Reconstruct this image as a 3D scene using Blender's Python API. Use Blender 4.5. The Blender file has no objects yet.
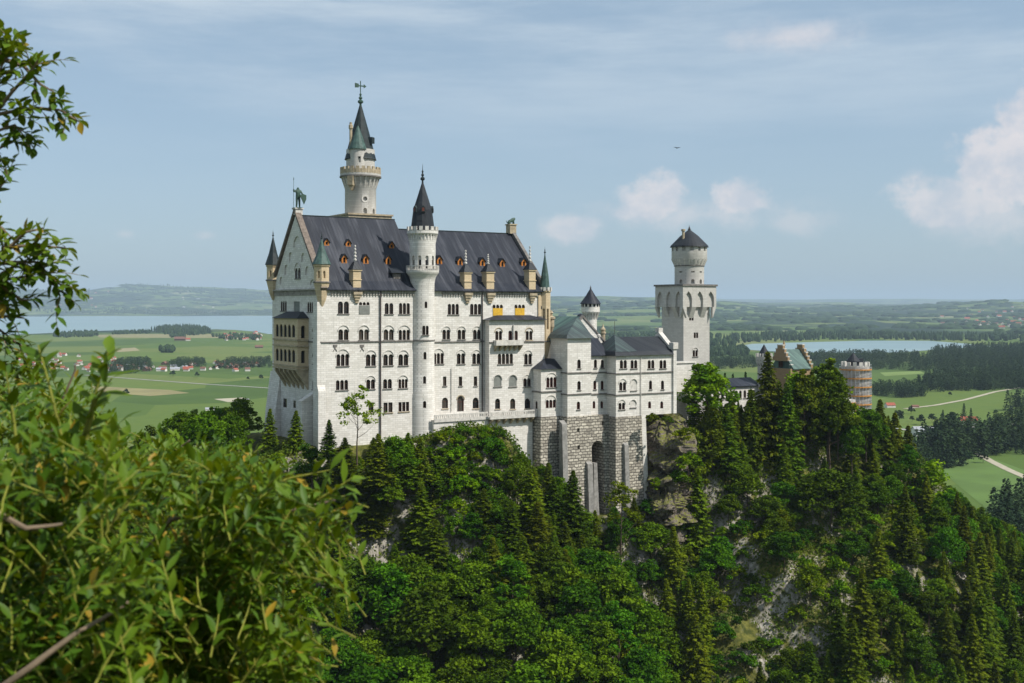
import bpy, bmesh, math, random
import numpy as np
from mathutils import Vector, Matrix, noise

# ------------------------------------------------------------------ camera, sky, sun, exposure
R = math.radians
F, CX, HY, CZ = 1138.0, 512.0, 307.0, 110.0        # focal length in pixels, principal column, horizon row, eye height
SC = bpy.context.scene
COL = SC.collection
cam = bpy.data.cameras.new('camera'); camo = bpy.data.objects.new('camera', cam); COL.objects.link(camo)
camo.location = (0, 0, CZ); camo.rotation_euler = (R(90), 0, 0)
cam.sensor_width = 36.0; cam.lens = F / 1024 * 36.0
cam.shift_y = (HY - 341.5) / 1024
cam.clip_start = 0.1; cam.clip_end = 120000
cam.dof.use_dof = True; cam.dof.focus_distance = 270; cam.dof.aperture_fstop = 6.3
SC.camera = camo

SUN_AZ = (0.90, -0.436)          # horizontal direction towards the sun
SUN_EL = R(50)
wd = bpy.data.worlds.new('World'); SC.world = wd; wd.use_nodes = True
SC.view_settings.view_transform = 'Standard'; SC.view_settings.look = 'None'
SC.view_settings.exposure = 0.0; SC.view_settings.gamma = 1; SC.view_settings.use_curve_mapping = False
sun = bpy.data.lights.new('sun', 'SUN'); suno = bpy.data.objects.new('sun', sun); COL.objects.link(suno)
sun.energy = 5.0; sun.angle = R(0.53); sun.color = (1.0, 0.95, 0.87)
sdir = Vector((SUN_AZ[0] * math.cos(SUN_EL), SUN_AZ[1] * math.cos(SUN_EL), math.sin(SUN_EL))).normalized()
suno.rotation_euler = sdir.to_track_quat('Z', 'Y').to_euler()
SC.cycles.use_denoising = True
SC.cycles.volume_bounces = 0
SC.cycles.max_bounces = 6; SC.cycles.diffuse_bounces = 2; SC.cycles.transmission_bounces = 3; SC.cycles.transparent_max_bounces = 6

def build_world():
    nt = wd.node_tree; nt.nodes.clear(); N = nt.nodes.new; L = nt.links.new
    out = N('ShaderNodeOutputWorld'); bg = N('ShaderNodeBackground'); bg.inputs[1].default_value = 0.125
    L(bg.outputs[0], out.inputs[0])
    sky = N('ShaderNodeTexSky'); sky.sky_type = 'NISHITA'; sky.sun_disc = False
    sky.sun_elevation = SUN_EL; sky.sun_rotation = math.atan2(SUN_AZ[0], SUN_AZ[1])
    sky.altitude = 900; sky.air_density = 1.0; sky.dust_density = 3.0; sky.ozone_density = 1.6
    geo = N('ShaderNodeTexCoord')
    sep = N('ShaderNodeSeparateXYZ'); L(geo.outputs['Generated'], sep.inputs[0])
    def mth(op, a, b=None, clamp=False):
        m = N('ShaderNodeMath'); m.operation = op; m.use_clamp = clamp
        for i, x in enumerate((a, b)):
            if x is None: continue
            if isinstance(x, (int, float)): m.inputs[i].default_value = x
            else: L(x, m.inputs[i])
        return m.outputs[0]
    # angular coordinates of the sky: tangent of the azimuth and of the height
    az = mth('DIVIDE', sep.outputs[0], mth('MAXIMUM', sep.outputs[1], 0.05))
    hor = mth('POWER', mth('ADD', mth('MULTIPLY', sep.outputs[0], sep.outputs[0]), mth('MULTIPLY', sep.outputs[1], sep.outputs[1])), 0.5)
    el = mth('DIVIDE', sep.outputs[2], mth('MAXIMUM', hor, 0.05))
    front = mth('GREATER_THAN', sep.outputs[1], 0.05)
    comb = N('ShaderNodeCombineXYZ'); L(az, comb.inputs[0]); L(el, comb.inputs[1])
    def noi(scale, detail, rough, sx=1, sy=1, off=0):
        mp = N('ShaderNodeMapping'); L(comb.outputs[0], mp.inputs[0]); mp.inputs['Scale'].default_value = (sx, sy, 1); mp.inputs['Location'].default_value = (off, off * .3, 0)
        n = N('ShaderNodeTexNoise'); L(mp.outputs[0], n.inputs['Vector'])
        n.inputs['Scale'].default_value = scale; n.inputs['Detail'].default_value = detail; n.inputs['Roughness'].default_value = rough
        return n.outputs[0]
    def sm(x, lo, hi):
        m = N('ShaderNodeMapRange'); m.interpolation_type = 'SMOOTHSTEP'; L(x, m.inputs[0])
        m.inputs[1].default_value = lo; m.inputs[2].default_value = hi; return m.outputs[0]
    big = noi(9, 8, .62, 1, 1.3, 3.1)
    fine = noi(34, 7, .6, 1, 1.2, 7.7)
    wob = mth('ADD', mth('MULTIPLY', mth('SUBTRACT', big, .5), 1.9), mth('MULTIPLY', mth('SUBTRACT', fine, .5), 1.25))
    dens = None
    def blob(px, py, rx, ry, amp, soft=.55, flat=0.0):
        a = mth('DIVIDE', mth('SUBTRACT', az, (px - CX) / F), rx / F)
        b = mth('DIVIDE', mth('SUBTRACT', el, (HY - py) / F), ry / F)
        if flat:      # a flatter underside
            b = mth('MULTIPLY', b, mth('ADD', 1.0, mth('MULTIPLY', mth('LESS_THAN', b, 0.0), flat)))
        d = mth('SUBTRACT', 1.0, mth('POWER', mth('ADD', mth('MULTIPLY', a, a), mth('MULTIPLY', b, b)), .5))
        d = sm(mth('ADD', d, wob), 0.0, soft)
        return mth('MULTIPLY', d, amp)
    for b in ((652, 205, 50, 34, .72, .5, .3), (740, 203, 44, 30, .75, .5, .3), (700, 216, 120, 30, .5, .9, .2), (795, 226, 55, 16, .35, .9, 0), (572, 228, 46, 16, .60, .7, 0),
              (1012, 182, 70, 48, .78, .4, .2), (950, 212, 80, 34, .68, .5, .4), (1058, 140, 64, 64, .82, .4, 0), (985, 225, 80, 36, .5, .9, 0), (790, 46, 100, 22, .62, 1.3, 0),
              (125, 238, 16, 7, .3, .9, 0), (205, 238, 14, 6, .3, .9, 0)):
        o = blob(*b); dens = o if dens is None else mth('MAXIMUM', dens, o)
    # thin veils of high cloud, long and streaked
    veil = mth('MULTIPLY', sm(noi(3.0, 8, .66, .50, 3.4, 4.4), .38, .66), .85)
    veil = mth('MULTIPLY', veil, sm(el, .06, .30))
    m1 = N('ShaderNodeMix'); m1.data_type = 'RGBA'; L(veil, m1.inputs[0]); L(sky.outputs[0], m1.inputs[6]); m1.inputs[7].default_value = (6.6, 6.9, 7.3, 1)
    # cloud colour: bright heads, greyer pink bodies
    cr = N('ShaderNodeMix'); cr.data_type = 'RGBA'; L(sm(noi(22, 6, .6, 1, 1.2, 5.5), .35, .62), cr.inputs[0])
    cr.inputs[6].default_value = (5.2, 5.3, 5.8, 1); cr.inputs[7].default_value = (7.1, 6.5, 6.45, 1)
    # overall desaturation of a humid summer sky
    m3 = N('ShaderNodeMix'); m3.data_type = 'RGBA'; m3.inputs[0].default_value = .50; L(m1.outputs[2], m3.inputs[6]); m3.inputs[7].default_value = (3.45, 4.65, 5.6, 1)
    m2 = N('ShaderNodeMix'); m2.data_type = 'RGBA'; L(mth('MULTIPLY', dens, front), m2.inputs[0]); L(m3.outputs[2], m2.inputs[6]); L(cr.outputs[2], m2.inputs[7])
    L(m2.outputs[2], bg.inputs[0])
build_world()

# ------------------------------------------------------------------ frames
_a = math.atan2(.534, .845); CO, SI = math.cos(_a), math.sin(_a); ANG = _a
X1, Y1 = -41.96, 250.0
def W(u, v): return (X1 + u * CO - v * SI, Y1 + u * SI + v * CO)
def UV(x, y): return ((x - X1) * CO + (y - Y1) * SI, -(x - X1) * SI + (y - Y1) * CO)
def U(px, v=0.0):
    t = (px - CX) / F; return (t * Y1 - X1 + v * (SI + t * CO)) / (CO - t * SI)
def V(px, u=0.0):
    t = (px - CX) / F; return (u * (CO - t * SI) - t * Y1 + X1) / (SI + t * CO)
def D(u, v): return Y1 + u * SI + v * CO
def Z(py, u, v): return CZ - (py - HY) * D(u, v) / F
def G(px, py, z=0.0):      # point of a level z seen at a pixel
    d = (CZ - z) * F / (py - HY); return ((px - CX) / F * d, d, z)
def PXY(x, y, z): return (CX + F * x / y, HY + F * (CZ - z) / y)

# ------------------------------------------------------------------ objects
ORG = {}
def props(o, label=None, cat=None, group=None, kind=None):
    if label: o['label'] = label
    if cat: o['category'] = cat
    if group: o['group'] = group
    if kind: o['kind'] = kind
    return o
def thing(name, label, cat, u, v, z, group=None):       # empty in the castle's own frame
    o = bpy.data.objects.new(name, None); COL.objects.link(o); o.empty_display_size = 1
    x, y = W(u, v); o.location = (x, y, z); o.rotation_euler = (0, 0, ANG)
    ORG[o.name] = (u, v, z)
    return props(o, label, cat, group)
def root(name, label, cat, loc, rz=0, group=None):      # empty in world frame
    o = bpy.data.objects.new(name, None); COL.objects.link(o)
    o.location = loc; o.rotation_euler = (0, 0, rz); ORG[o.name] = (0, 0, 0)
    return props(o, label, cat, group)

class MB:
    def __init__(s): s.v = []; s.f = []
    def add(s, vs, fs):
        n = len(s.v); s.v += [tuple(p) for p in vs]; s.f += [tuple(i + n for i in f) for f in fs]; return s
    def box(s, x0, x1, y0, y1, z0, z1):
        return s.add([(x0,y0,z0),(x1,y0,z0),(x1,y1,z0),(x0,y1,z0),(x0,y0,z1),(x1,y0,z1),(x1,y1,z1),(x0,y1,z1)],
                     [(0,3,2,1),(4,5,6,7),(0,1,5,4),(1,2,6,5),(2,3,7,6),(3,0,4,7)])
    def extr(s, poly, fn0, fn1):            # poly of (a,b), end caps by fn
        n = len(poly); vs = [fn0(a, b) for a, b in poly] + [fn1(a, b) for a, b in poly]
        fs = [tuple(range(n))[::-1], tuple(range(n, 2 * n))] + [(i, (i + 1) % n, n + (i + 1) % n, n + i) for i in range(n)]
        return s.add(vs, fs)
    def along_u(s, poly, u0, u1): return s.extr(poly, lambda a, b: (u0, a, b), lambda a, b: (u1, a, b))
    def along_v(s, poly, v0, v1): return s.extr(poly, lambda a, b: (a, v0, b), lambda a, b: (a, v1, b))
    def up(s, poly, z0, z1): return s.extr(poly, lambda a, b: (a, b, z0), lambda a, b: (a, b, z1))
    def lathe(s, cx, cy, prof, n=20, rot=0.0, cap=True):     # prof: (r,z) from bottom to top
        vs = []
        for r, z in prof:
            for k in range(n):
                a = rot + 2 * math.pi * k / n; vs.append((cx + r * math.cos(a), cy + r * math.sin(a), z))
        fs = []
        for i in range(len(prof) - 1):
            for k in range(n):
                k2 = (k + 1) % n; fs.append((i*n+k, i*n+k2, (i+1)*n+k2, (i+1)*n+k))
        if cap: fs.append(tuple(range(n))[::-1]); fs.append(tuple((len(prof)-1)*n + k for k in range(n)))
        return s.add(vs, fs)
    def frust(s, x0, x1, y0, y1, z0, tx0, tx1, ty0, ty1, z1):
        return s.add([(x0,y0,z0),(x1,y0,z0),(x1,y1,z0),(x0,y1,z0),(tx0,ty0,z1),(tx1,ty0,z1),(tx1,ty1,z1),(tx0,ty1,z1)],
                     [(0,3,2,1),(4,5,6,7),(0,1,5,4),(1,2,6,5),(2,3,7,6),(3,0,4,7)])
    def tube(s, pts, rad, n=6):
        vs = []; pts = [Vector(p) for p in pts]
        for i, p in enumerate(pts):
            d = (pts[min(i+1, len(pts)-1)] - pts[max(i-1, 0)]).normalized()
            a = d.orthogonal().normalized(); b = d.cross(a)
            r = rad[i] if isinstance(rad, (list, tuple)) else rad
            for k in range(n):
                t = 2*math.pi*k/n; vs.append(p + a*(r*math.cos(t)) + b*(r*math.sin(t)))
        fs = [(i*n+k, i*n+(k+1) % n, (i+1)*n+(k+1) % n, (i+1)*n+k) for i in range(len(pts)-1) for k in range(n)]
        fs.append(tuple(range(n))[::-1]); fs.append(tuple((len(pts)-1)*n+k for k in range(n)))
        return s.add(vs, fs)
    def mesh(s, name, org=(0, 0, 0)):
        me = bpy.data.meshes.new(name)
        o = org; me.from_pydata([(p[0]-o[0], p[1]-o[1], p[2]-o[2]) for p in s.v], [], s.f)
        return me
def fixn(me):
    bm = bmesh.new(); bm.from_mesh(me); bmesh.ops.recalc_face_normals(bm, faces=bm.faces); bm.to_mesh(me); bm.free()
def part(name, mb, mat, parent=None, smooth=False, recalc=True):
    org = ORG.get(parent.name, (0, 0, 0)) if parent else (0, 0, 0)
    me = mb.mesh(name, org) if isinstance(mb, MB) else mb
    if recalc and isinstance(mb, MB): fixn(me)
    me.materials.append(mat)
    if smooth:
        me.polygons.foreach_set('use_smooth', [True] * len(me.polygons)); me.set_sharp_from_angle(angle=R(40))
    o = bpy.data.objects.new(name, me); COL.objects.link(o)
    if parent: o.parent = parent; ORG[o.name] = org
    return o
def cut(mbw, mbc, org):
    a = mbw.mesh('t', org); fixn(a); ao = bpy.data.objects.new('t', a); COL.objects.link(ao)
    b = mbc.mesh('t2', org); fixn(b); bo = bpy.data.objects.new('t2', b); COL.objects.link(bo)
    m = ao.modifiers.new('b', 'BOOLEAN'); m.object = bo; m.operation = 'DIFFERENCE'; m.solver = 'EXACT'
    dg = bpy.context.evaluated_depsgraph_get(); me = bpy.data.meshes.new_from_object(ao.evaluated_get(dg))
    bpy.data.objects.remove(ao); bpy.data.objects.remove(bo)
    return me
def walls(name, mbw, mbc, mat, parent, smooth=False):
    me = cut(mbw, mbc, ORG[parent.name]) if mbc.f else mbw
    return part(name, me, mat, parent, smooth)

def copy_tree(o, parent=None, loc=None, rz=None, sc=None):
    c = o.copy(); COL.objects.link(c)
    if parent: c.parent = parent
    if loc is not None: c.location = loc
    if rz is not None: c.rotation_euler = (0, 0, rz)
    if sc is not None: c.scale = sc
    for ch in o.children: copy_tree(ch, c)
    return c

# ------------------------------------------------------------------ materials
def newmat(name):
    m = bpy.data.materials.new(name); m.use_nodes = True; nt = m.node_tree; nt.nodes.clear()
    return m, nt
class NT:
    def __init__(s, nt): s.nt = nt; s.N = nt.nodes.new; s.L = nt.links.new
    def setin(s, sock, x):
        if isinstance(x, (int, float)): sock.default_value = x
        elif isinstance(x, tuple): sock.default_value = x if len(x) == len(sock.default_value) else (*x, 1)
        else: s.L(x, sock)
    def m(s, op, a, b=None, c=None, clamp=False):
        n = s.N('ShaderNodeMath'); n.operation = op; n.use_clamp = clamp
        for i, x in enumerate((a, b, c)):
            if x is not None: s.setin(n.inputs[i], x)
        return n.outputs[0]
    def mix(s, f, a, b, mode='MIX'):
        n = s.N('ShaderNodeMix'); n.data_type = 'RGBA'; n.blend_type = mode
        s.setin(n.inputs[0], f); s.setin(n.inputs[6], a); s.setin(n.inputs[7], b); return n.outputs[2]
    def noise(s, vec, scale, detail=4, rough=.55):
        n = s.N('ShaderNodeTexNoise'); s.setin(n.inputs['Scale'], scale); n.inputs['Detail'].default_value = detail; n.inputs['Roughness'].default_value = rough
        if vec is not None: s.L(vec, n.inputs['Vector'])
        return n.outputs[0]
    def map(s, vec, sc=(1,1,1), loc=(0,0,0), rot=(0,0,0)):
        n = s.N('ShaderNodeMapping'); s.L(vec, n.inputs[0]); n.inputs['Scale'].default_value = sc; n.inputs['Location'].default_value = loc; n.inputs['Rotation'].default_value = rot; return n.outputs[0]
    def rng(s, x, a, b, c=0., d=1., smooth=True):
        n = s.N('ShaderNodeMapRange'); n.interpolation_type = 'SMOOTHSTEP' if smooth else 'LINEAR'
        s.setin(n.inputs[0], x); n.inputs[1].default_value = a; n.inputs[2].default_value = b; n.inputs[3].default_value = c; n.inputs[4].default_value = d; return n.outputs[0]
    def obj(s): return s.N('ShaderNodeTexCoord').outputs['Object']
    def sep(s, v):
        n = s.N('ShaderNodeSeparateXYZ'); s.L(v, n.inputs[0]); return n.outputs
    def comb(s, x, y, z=0.):
        n = s.N('ShaderNodeCombineXYZ'); s.setin(n.inputs[0], x); s.setin(n.inputs[1], y); s.setin(n.inputs[2], z); return n.outputs[0]
    def out(s, col, rough=.8, bump=None, bstr=.3, bdist=.1, metal=0., spec=.3, trans=None):
        b = s.N('ShaderNodeBsdfPrincipled'); s.setin(b.inputs['Base Color'], col); s.setin(b.inputs['Roughness'], rough); b.inputs['Metallic'].default_value = metal
        b.inputs['Specular IOR Level'].default_value = spec
        if bump is not None:
            n = s.N('ShaderNodeBump'); s.L(bump, n.inputs['Height']); n.inputs['Strength'].default_value = bstr; n.inputs['Distance'].default_value = bdist; s.L(n.outputs[0], b.inputs['Normal'])
        o = s.N('ShaderNodeOutputMaterial')
        if trans is not None:
            t = s.N('ShaderNodeBsdfTranslucent'); s.setin(t.inputs[0], trans[1]); mx = s.N('ShaderNodeMixShader'); mx.inputs[0].default_value = trans[0]
            s.L(b.outputs[0], mx.inputs[1]); s.L(t.outputs[0], mx.inputs[2]); s.L(mx.outputs[0], o.inputs[0])
        else: s.L(b.outputs[0], o.inputs[0])

def stone(name, base, alt, bw=1.1, bh=.42, mortar=.022, mcol=.62, contrast=.5, stain=.35, bstr=.35, rough=.85, wob=.05):
    m, nt = newmat(name); n = NT(nt); p = n.obj(); x, y, z = n.sep(p)
    uvv = n.comb(n.m('ADD', x, y), z)
    wn_ = n.N('ShaderNodeTexNoise'); n.L(p, wn_.inputs['Vector']); wn_.inputs['Scale'].default_value = .9; wn_.inputs['Detail'].default_value = 4
    va = n.N('ShaderNodeVectorMath'); va.operation = 'MULTIPLY_ADD'; n.L(wn_.outputs['Color'], va.inputs[0]); va.inputs[1].default_value = (wob*2, wob*1.4, 0); n.L(uvv, va.inputs[2]); uvv = va.outputs[0]
    br = n.N('ShaderNodeTexBrick'); n.L(uvv, br.inputs['Vector']); br.inputs['Scale'].default_value = 1.0
    br.inputs['Brick Width'].default_value = bw; br.inputs['Row Height'].default_value = bh; br.inputs['Mortar Size'].default_value = mortar; br.inputs['Mortar Smooth'].default_value = .3
    br.inputs['Color1'].default_value = (0, 0, 0, 1); br.inputs['Color2'].default_value = (1, 1, 1, 1); br.inputs['Mortar'].default_value = (.5, .5, .5, 1)
    n2 = n.noise(n.map(p, (.16, .16, .16)), 1.0, 6, .62); streak = n.noise(n.map(uvv, (1.6, .07, 1)), 1.0, 5, .6); fine = n.noise(p, 2.3, 4, .6)
    c = n.mix(n.m('MULTIPLY', br.outputs[0], contrast), base, alt)
    dark = tuple(k * .62 for k in base)
    c = n.mix(n.m('MULTIPLY', n.rng(streak, .50, .78), stain), c, dark)
    c = n.mix(n.m('MULTIPLY', n.rng(n2, .52, .75), stain * .8), c, tuple(a * b for a, b in zip(base, (.74, .72, .68))))
    c = n.mix(n.m('MULTIPLY', n.rng(fine, .45, .7), .18), c, alt)
    c = n.mix(n.m('MULTIPLY', br.outputs[1], .8), c, tuple(k * mcol for k in base))
    h = n.m('SUBTRACT', n.m('MULTIPLY', fine, .35), br.outputs[1])
    n.out(c, rough, h, bstr, .06)
    return m
def plain(name, col, rough=.7, var=.25, scale=1.2, metal=0., spec=.3, bstr=.15):
    m, nt = newmat(name); n = NT(nt); p = n.obj(); f = n.noise(p, scale, 5, .6)
    c = n.mix(n.rng(f, .35, .68), col, tuple(k * (1 - var) for k in col))
    n.out(c, rough, f, bstr, .05, metal, spec); return m
def seam_roof(name, base, streakc, axis='u', spacing=.75, smix=.4, rough=.5):
    m, nt = newmat(name); n = NT(nt); p = n.obj(); x, y, z = n.sep(p)
    a = x if axis == 'u' else (y if axis == 'v' else n.m('ADD', x, y))
    fr = n.m('FRACT', n.m('DIVIDE', a, spacing)); line = n.m('LESS_THAN', fr, .12)
    cell = n.m('FLOOR', n.m('DIVIDE', a, spacing))
    wn = n.N('ShaderNodeTexWhiteNoise'); wn.noise_dimensions = '2D'; n.L(n.comb(cell, n.m('FLOOR', n.m('DIVIDE', z, 2.6))), wn.inputs['Vector'])
    st = n.noise(n.comb(n.m('MULTIPLY', a, .8), n.m('MULTIPLY', z, .10)), 1.0, 6, .65)
    st2 = n.noise(n.comb(n.m('MULTIPLY', a, .22), n.m('MULTIPLY', z, .05), 3.3), 1.0, 3, .6)
    c = n.mix(n.m('MULTIPLY', n.rng(st, .45, .75), smix), base, streakc)
    c = n.mix(n.m('MULTIPLY', n.rng(st2, .58, .70), smix * .8), c, streakc)
    c = n.mix(n.m('MULTIPLY', wn.outputs[0], .25), c, tuple(k * 1.8 for k in base))
    c = n.mix(n.m('MULTIPLY', line, .55), c, tuple(k * .45 for k in base))
    n.out(c, rough, line, .5, .04, .0, .25); return m
M = {}
M['lime'] = stone('limestone', (.775, .745, .695), (.56, .53, .475), 1.25, .48, .03, .55, .72, .85)
M['limesm'] = plain('limestone_trim', (.64, .61, .56), .8, .3)
M['string'] = plain('weathered_cornice', (.20, .185, .17), .85, .4)
M['ochre'] = stone('sandstone', (.62, .50, .33), (.50, .38, .23), .9, .4, .02, .6, .6, .55)
M['coping'] = plain('brown_coping', (.21, .17, .14), .85, .4, 1.5)
M['frieze'] = plain('grey_frieze', (.40, .37, .33), .85, .35)  # mid-grey stone of cornices and dentils
M['patina'] = seam_roof('patinated_metal_roof', (.035, .048, .052), (.12, .19, .165), 'uv', .8, .75, .5)
M['ochsm'] = plain('sandstone_trim', (.46, .38, .26), .8, .35)
M['grey'] = stone('grey_limestone', (.55, .53, .49), (.42, .40, .37), 1.0, .42, .025, .6, .55, .5)
M['rust'] = stone('rusticated_masonry', (.62, .57, .475), (.24, .215, .18), 1.4, .70, .12, .10, .95, .7, 1.0, wob=.5)
M['rustsm'] = plain('buttress_concrete', (.30, .29, .27), .9, .35)
M['slate'] = seam_roof('slate_metal_roof', (.013, .016, .025), (.075, .080, .095), 'u', .8, .85, .55)
M['slatev'] = seam_roof('slate_metal_roof_side', (.016, .019, .025), (.065, .075, .08), 'uv', .7, .4, .6)
M['copper'] = seam_roof('green_copper_roof', (.060, .105, .095), (.20, .33, .28), 'uv', .8, .75, .55)
M['coppd'] = plain('dark_copper', (.018, .030, .032), .6, .45, 1.0)
M['coppg'] = plain('green_copper', (.065, .120, .105), .6, .45, 1.3)
M['bronze'] = plain('green_bronze', (.05, .10, .075), .5, .4, 2)
def glass():
    m, nt = newmat('window_glass'); n = NT(nt); oi = n.N('ShaderNodeObjectInfo').outputs['Random']; p = n.obj()
    f = n.noise(p, .9, 2, .5); c = n.mix(n.m('MULTIPLY', n.m('POWER', oi, 3.), .8), (.008, .009, .012), (.11, .095, .08)); c = n.mix(n.m('MULTIPLY', n.rng(f, .5, .6), .3), c, (.03, .035, .045))
    n.out(c, .1, n.noise(p, 2.5, 2, .5), .08, .03, spec=.6); return m
M['dark'] = glass()
M['brownw'] = plain('brown_window_wood', (.10, .05, .03), .6, .3)
M['redw'] = plain('red_window_wood', (.17, .05, .035), .6, .3)
M['orange'] = plain('orange_wood', (.52, .19, .035), .6, .3, 3)
M['slit'] = plain('interior_shade', (.008, .008, .009), .9, .2)  # near-black colour standing in for the shade inside openings
M['yellow'] = plain('yellow_boarding', (.70, .42, .04), .7, .25, 2)
M['board'] = plain('grey_boarding', (.22, .23, .21), .8, .2)
M['pipe'] = plain('drainpipe_metal', (.09, .075, .07), .5, .2)
M['brick'] = stone('brick', (.37, .26, .145), (.25, .16, .09), .5, .2, .03, .7, .6, .5)
M['scaf'] = plain('scaffold_tube', (.55, .56, .60), .45, .2, metal=.4)
M['plank'] = plain('scaffold_plank', (.62, .28, .06), .8, .35, 2)
M['net'] = plain('scaffold_sheet', (.48, .44, .38), .8, .3, .6)
# ------------------------------------------------------------------ window builder
def arch_poly(hc, w, z0, z1, arch=True, n=6):
    h = w / 2
    if not arch: return [(hc-h, z0), (hc+h, z0), (hc+h, z1), (hc-h, z1)]
    zs = z1 - h
    if zs <= z0: zs = z0 + .3 * (z1 - z0)
    p = [(hc-h, z0), (hc+h, z0)]
    for k in range(n + 1):
        a = math.pi * k / n; p.append((hc + h*math.cos(a), zs + (z1 - zs)*math.sin(a)))
    return p
class Face:      # a vertical plane: point (pu,pv), horizontal direction h, outward normal n
    def __init__(s, pu, pv, h, n): s.p = (pu, pv); s.h = h; s.n = n
    def at(s, a, z, d): return (s.p[0] + s.h[0]*a + s.n[0]*d, s.p[1] + s.h[1]*a + s.n[1]*d, z)
    def ext(s, mb, poly, d0, d1): mb.extr(poly, lambda a, b: s.at(a, b, d0), lambda a, b: s.at(a, b, d1))
    def bx(s, mb, a0, a1, d0, d1, z0, z1): s.ext(mb, [(a0, z0), (a1, z0), (a1, z1), (a0, z1)], d0, d1)
def south(v): return Face(0, v, (1, 0), (0, -1))
def west(u): return Face(u, 0, (0, 1), (-1, 0))
def radial(cu, cv, r, ang):       # tangent plane of a round tower
    n = (math.cos(ang), math.sin(ang)); return Face(cu + n[0]*r, cv + n[1]*r, (-n[1], n[0]), n)
def window(fc, cutm, parent, c, z0, z1, w, nl=1, arch=True, hood=True, col='brownw', sill=True, depth=.45, fill=None, trim='limesm', gap=None, name='window'):
    gap = gap if gap is not None else (.16 * w / nl if nl > 1 else 0)
    lw = (w - gap*(nl-1)) / nl
    zt = z1
    if hood and nl > 1: zt = z1 - w*.30
    fr = MB(); pn = MB()
    for i in range(nl):
        cc = c - w/2 + lw/2 + i*(lw+gap)
        fc.ext(cutm, arch_poly(cc, lw, z0, zt, arch), .6, -depth)
        fc.bx(pn, cc-lw/2+.02, cc+lw/2-.02, -depth+.02, -depth+.07, z0+.02, zt-.03 if not arch else zt-lw*.05)
        if fill is None:
            t = .055
            fc.bx(fr, cc-t/2, cc+t/2, -depth+.075, -depth+.13, z0+.02, zt-.06)
            fc.bx(fr, cc-lw/2+.03, cc-t/2-.002, -depth+.075, -depth+.13, z0+(zt-z0)*.6, z0+(zt-z0)*.6+.07)
            fc.bx(fr, cc+t/2+.002, cc+lw/2-.03, -depth+.075, -depth+.13, z0+(zt-z0)*.6, z0+(zt-z0)*.6+.07)
            fc.bx(fr, cc-lw/2+.005, cc-lw/2+.07, -depth+.075, -.06, z0+.02, zt-lw*.4)
            fc.bx(fr, cc+lw/2-.07, cc+lw/2-.005, -depth+.075, -.06, z0+.02, zt-lw*.4)
    if hood:
        ro = w/2 + .24; ri = w/2 + .08; zc = z1 - w/2 + .02
        k = 12; o = [(c + ro*math.cos(math.pi*i/k), zc + ro*math.sin(math.pi*i/k)) for i in range(k+1)]
        q = [(c + ri*math.cos(math.pi*i/k), zc + ri*math.sin(math.pi*i/k)) for i in range(k+1)]
        hd = MB()
        for i in range(k): fc.ext(hd, [o[i], o[i+1], q[i+1], q[i]], .16, -.05)
        for i in range(nl-1):                       # slim columns between the lights
            cc = c - w/2 + (i+1)*lw + (i+.5)*gap
            fc.bx(hd, cc-gap*.62, cc+gap*.62, -.02, .05, zt-lw*.55, zt-lw*.38)
    wo = part(name, fr if fr.f else pn, M[col] if fill is None else M[fill], parent)
    if fill is None: part('pane', pn, M['dark'], wo)
    if hood: part('arch_moulding', hd, M[trim], wo)
    if sill:
        sl = MB(); fc.bx(sl, c-w/2-.15, c+w/2+.15, -.1, .2, z0-.2, z0-.01); part('sill', sl, M[trim if trim != 'limesm' else 'string'], wo)
    return wo
def winp(fc, v_or_u, cutm, parent, px, y0, y1, wpx, nl=1, **k):
    """window on the south face at v, from the photo's own measures (column, top, bottom, width)"""
    v = v_or_u; u = U(px, v); w = (U(px + wpx/2, v) - U(px - wpx/2, v))
    return window(fc, cutm, parent, u, Z(y1, u, v), Z(y0, u, v), w, nl, **k)
def winw(fc, u, cutm, parent, px, y0, y1, wpx, nl=1, **k):
    k.setdefault('depth', .24)
    v = V(px, u); w = abs(V(px + wpx/2, u) - V(px - wpx/2, u))
    return window(fc, cutm, parent, v, Z(y1, u, v), Z(y0, u, v), w, nl, **k)
def cornice(fc, a0, a1, z1, h=1.5, step=.85, proj=.55, frieze=True):
    mb = MB(); fc.bx(mb, a0, a1, -.05, proj, z1-.35, z1)
    if frieze:
        n = max(2, int((a1-a0)/step)); s = (a1-a0)/n
        for i in range(n): fc.bx(mb, a0+(i+.28)*s, a0+(i+.72)*s, -.05, proj*.5, z1-h*.86, z1-.352)
        fc.bx(mb, a0, a1, -.05, proj*.32, z1-h*.55, z1-.354)
    return mb
def strip(fc, a0, a1, z0, z1, proj=.22):
    mb = MB(); fc.bx(mb, a0, a1, -.05, proj, z0, z1); return mb
def crenels(mb, cu, cv, r, z0, z1, n, th=.35):
    for k in range(n):
        a = 2*math.pi*(k+.5)/n; d = math.pi/n*.58
        p = []
        for rr, aa in ((r, a-d), (r, a+d), (r-th, a+d), (r-th, a-d)): p.append((cu+rr*math.cos(aa), cv+rr*math.sin(aa)))
        mb.up(p, z0, z1)
def corbels(mb, cu, cv, r0, r1, z0, z1, n):         # pointed brackets round a tower head
    for k in range(n):
        a = 2*math.pi*k/n; c, s = math.cos(a), math.sin(a); w = .30*2*math.pi*r1/n
        t = (-s, c); q = []
        for rr, z in ((r0-.15, z0), (r0+.04, z0), (r1, z1), (r0-.15, z1)): q.append((rr, z))
        mb.extr(q, lambda rr, z: (cu+rr*c-t[0]*w/2, cv+rr*s-t[1]*w/2, z), lambda rr, z: (cu+rr*c+t[0]*w/2, cv+rr*s+t[1]*w/2, z))
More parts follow.
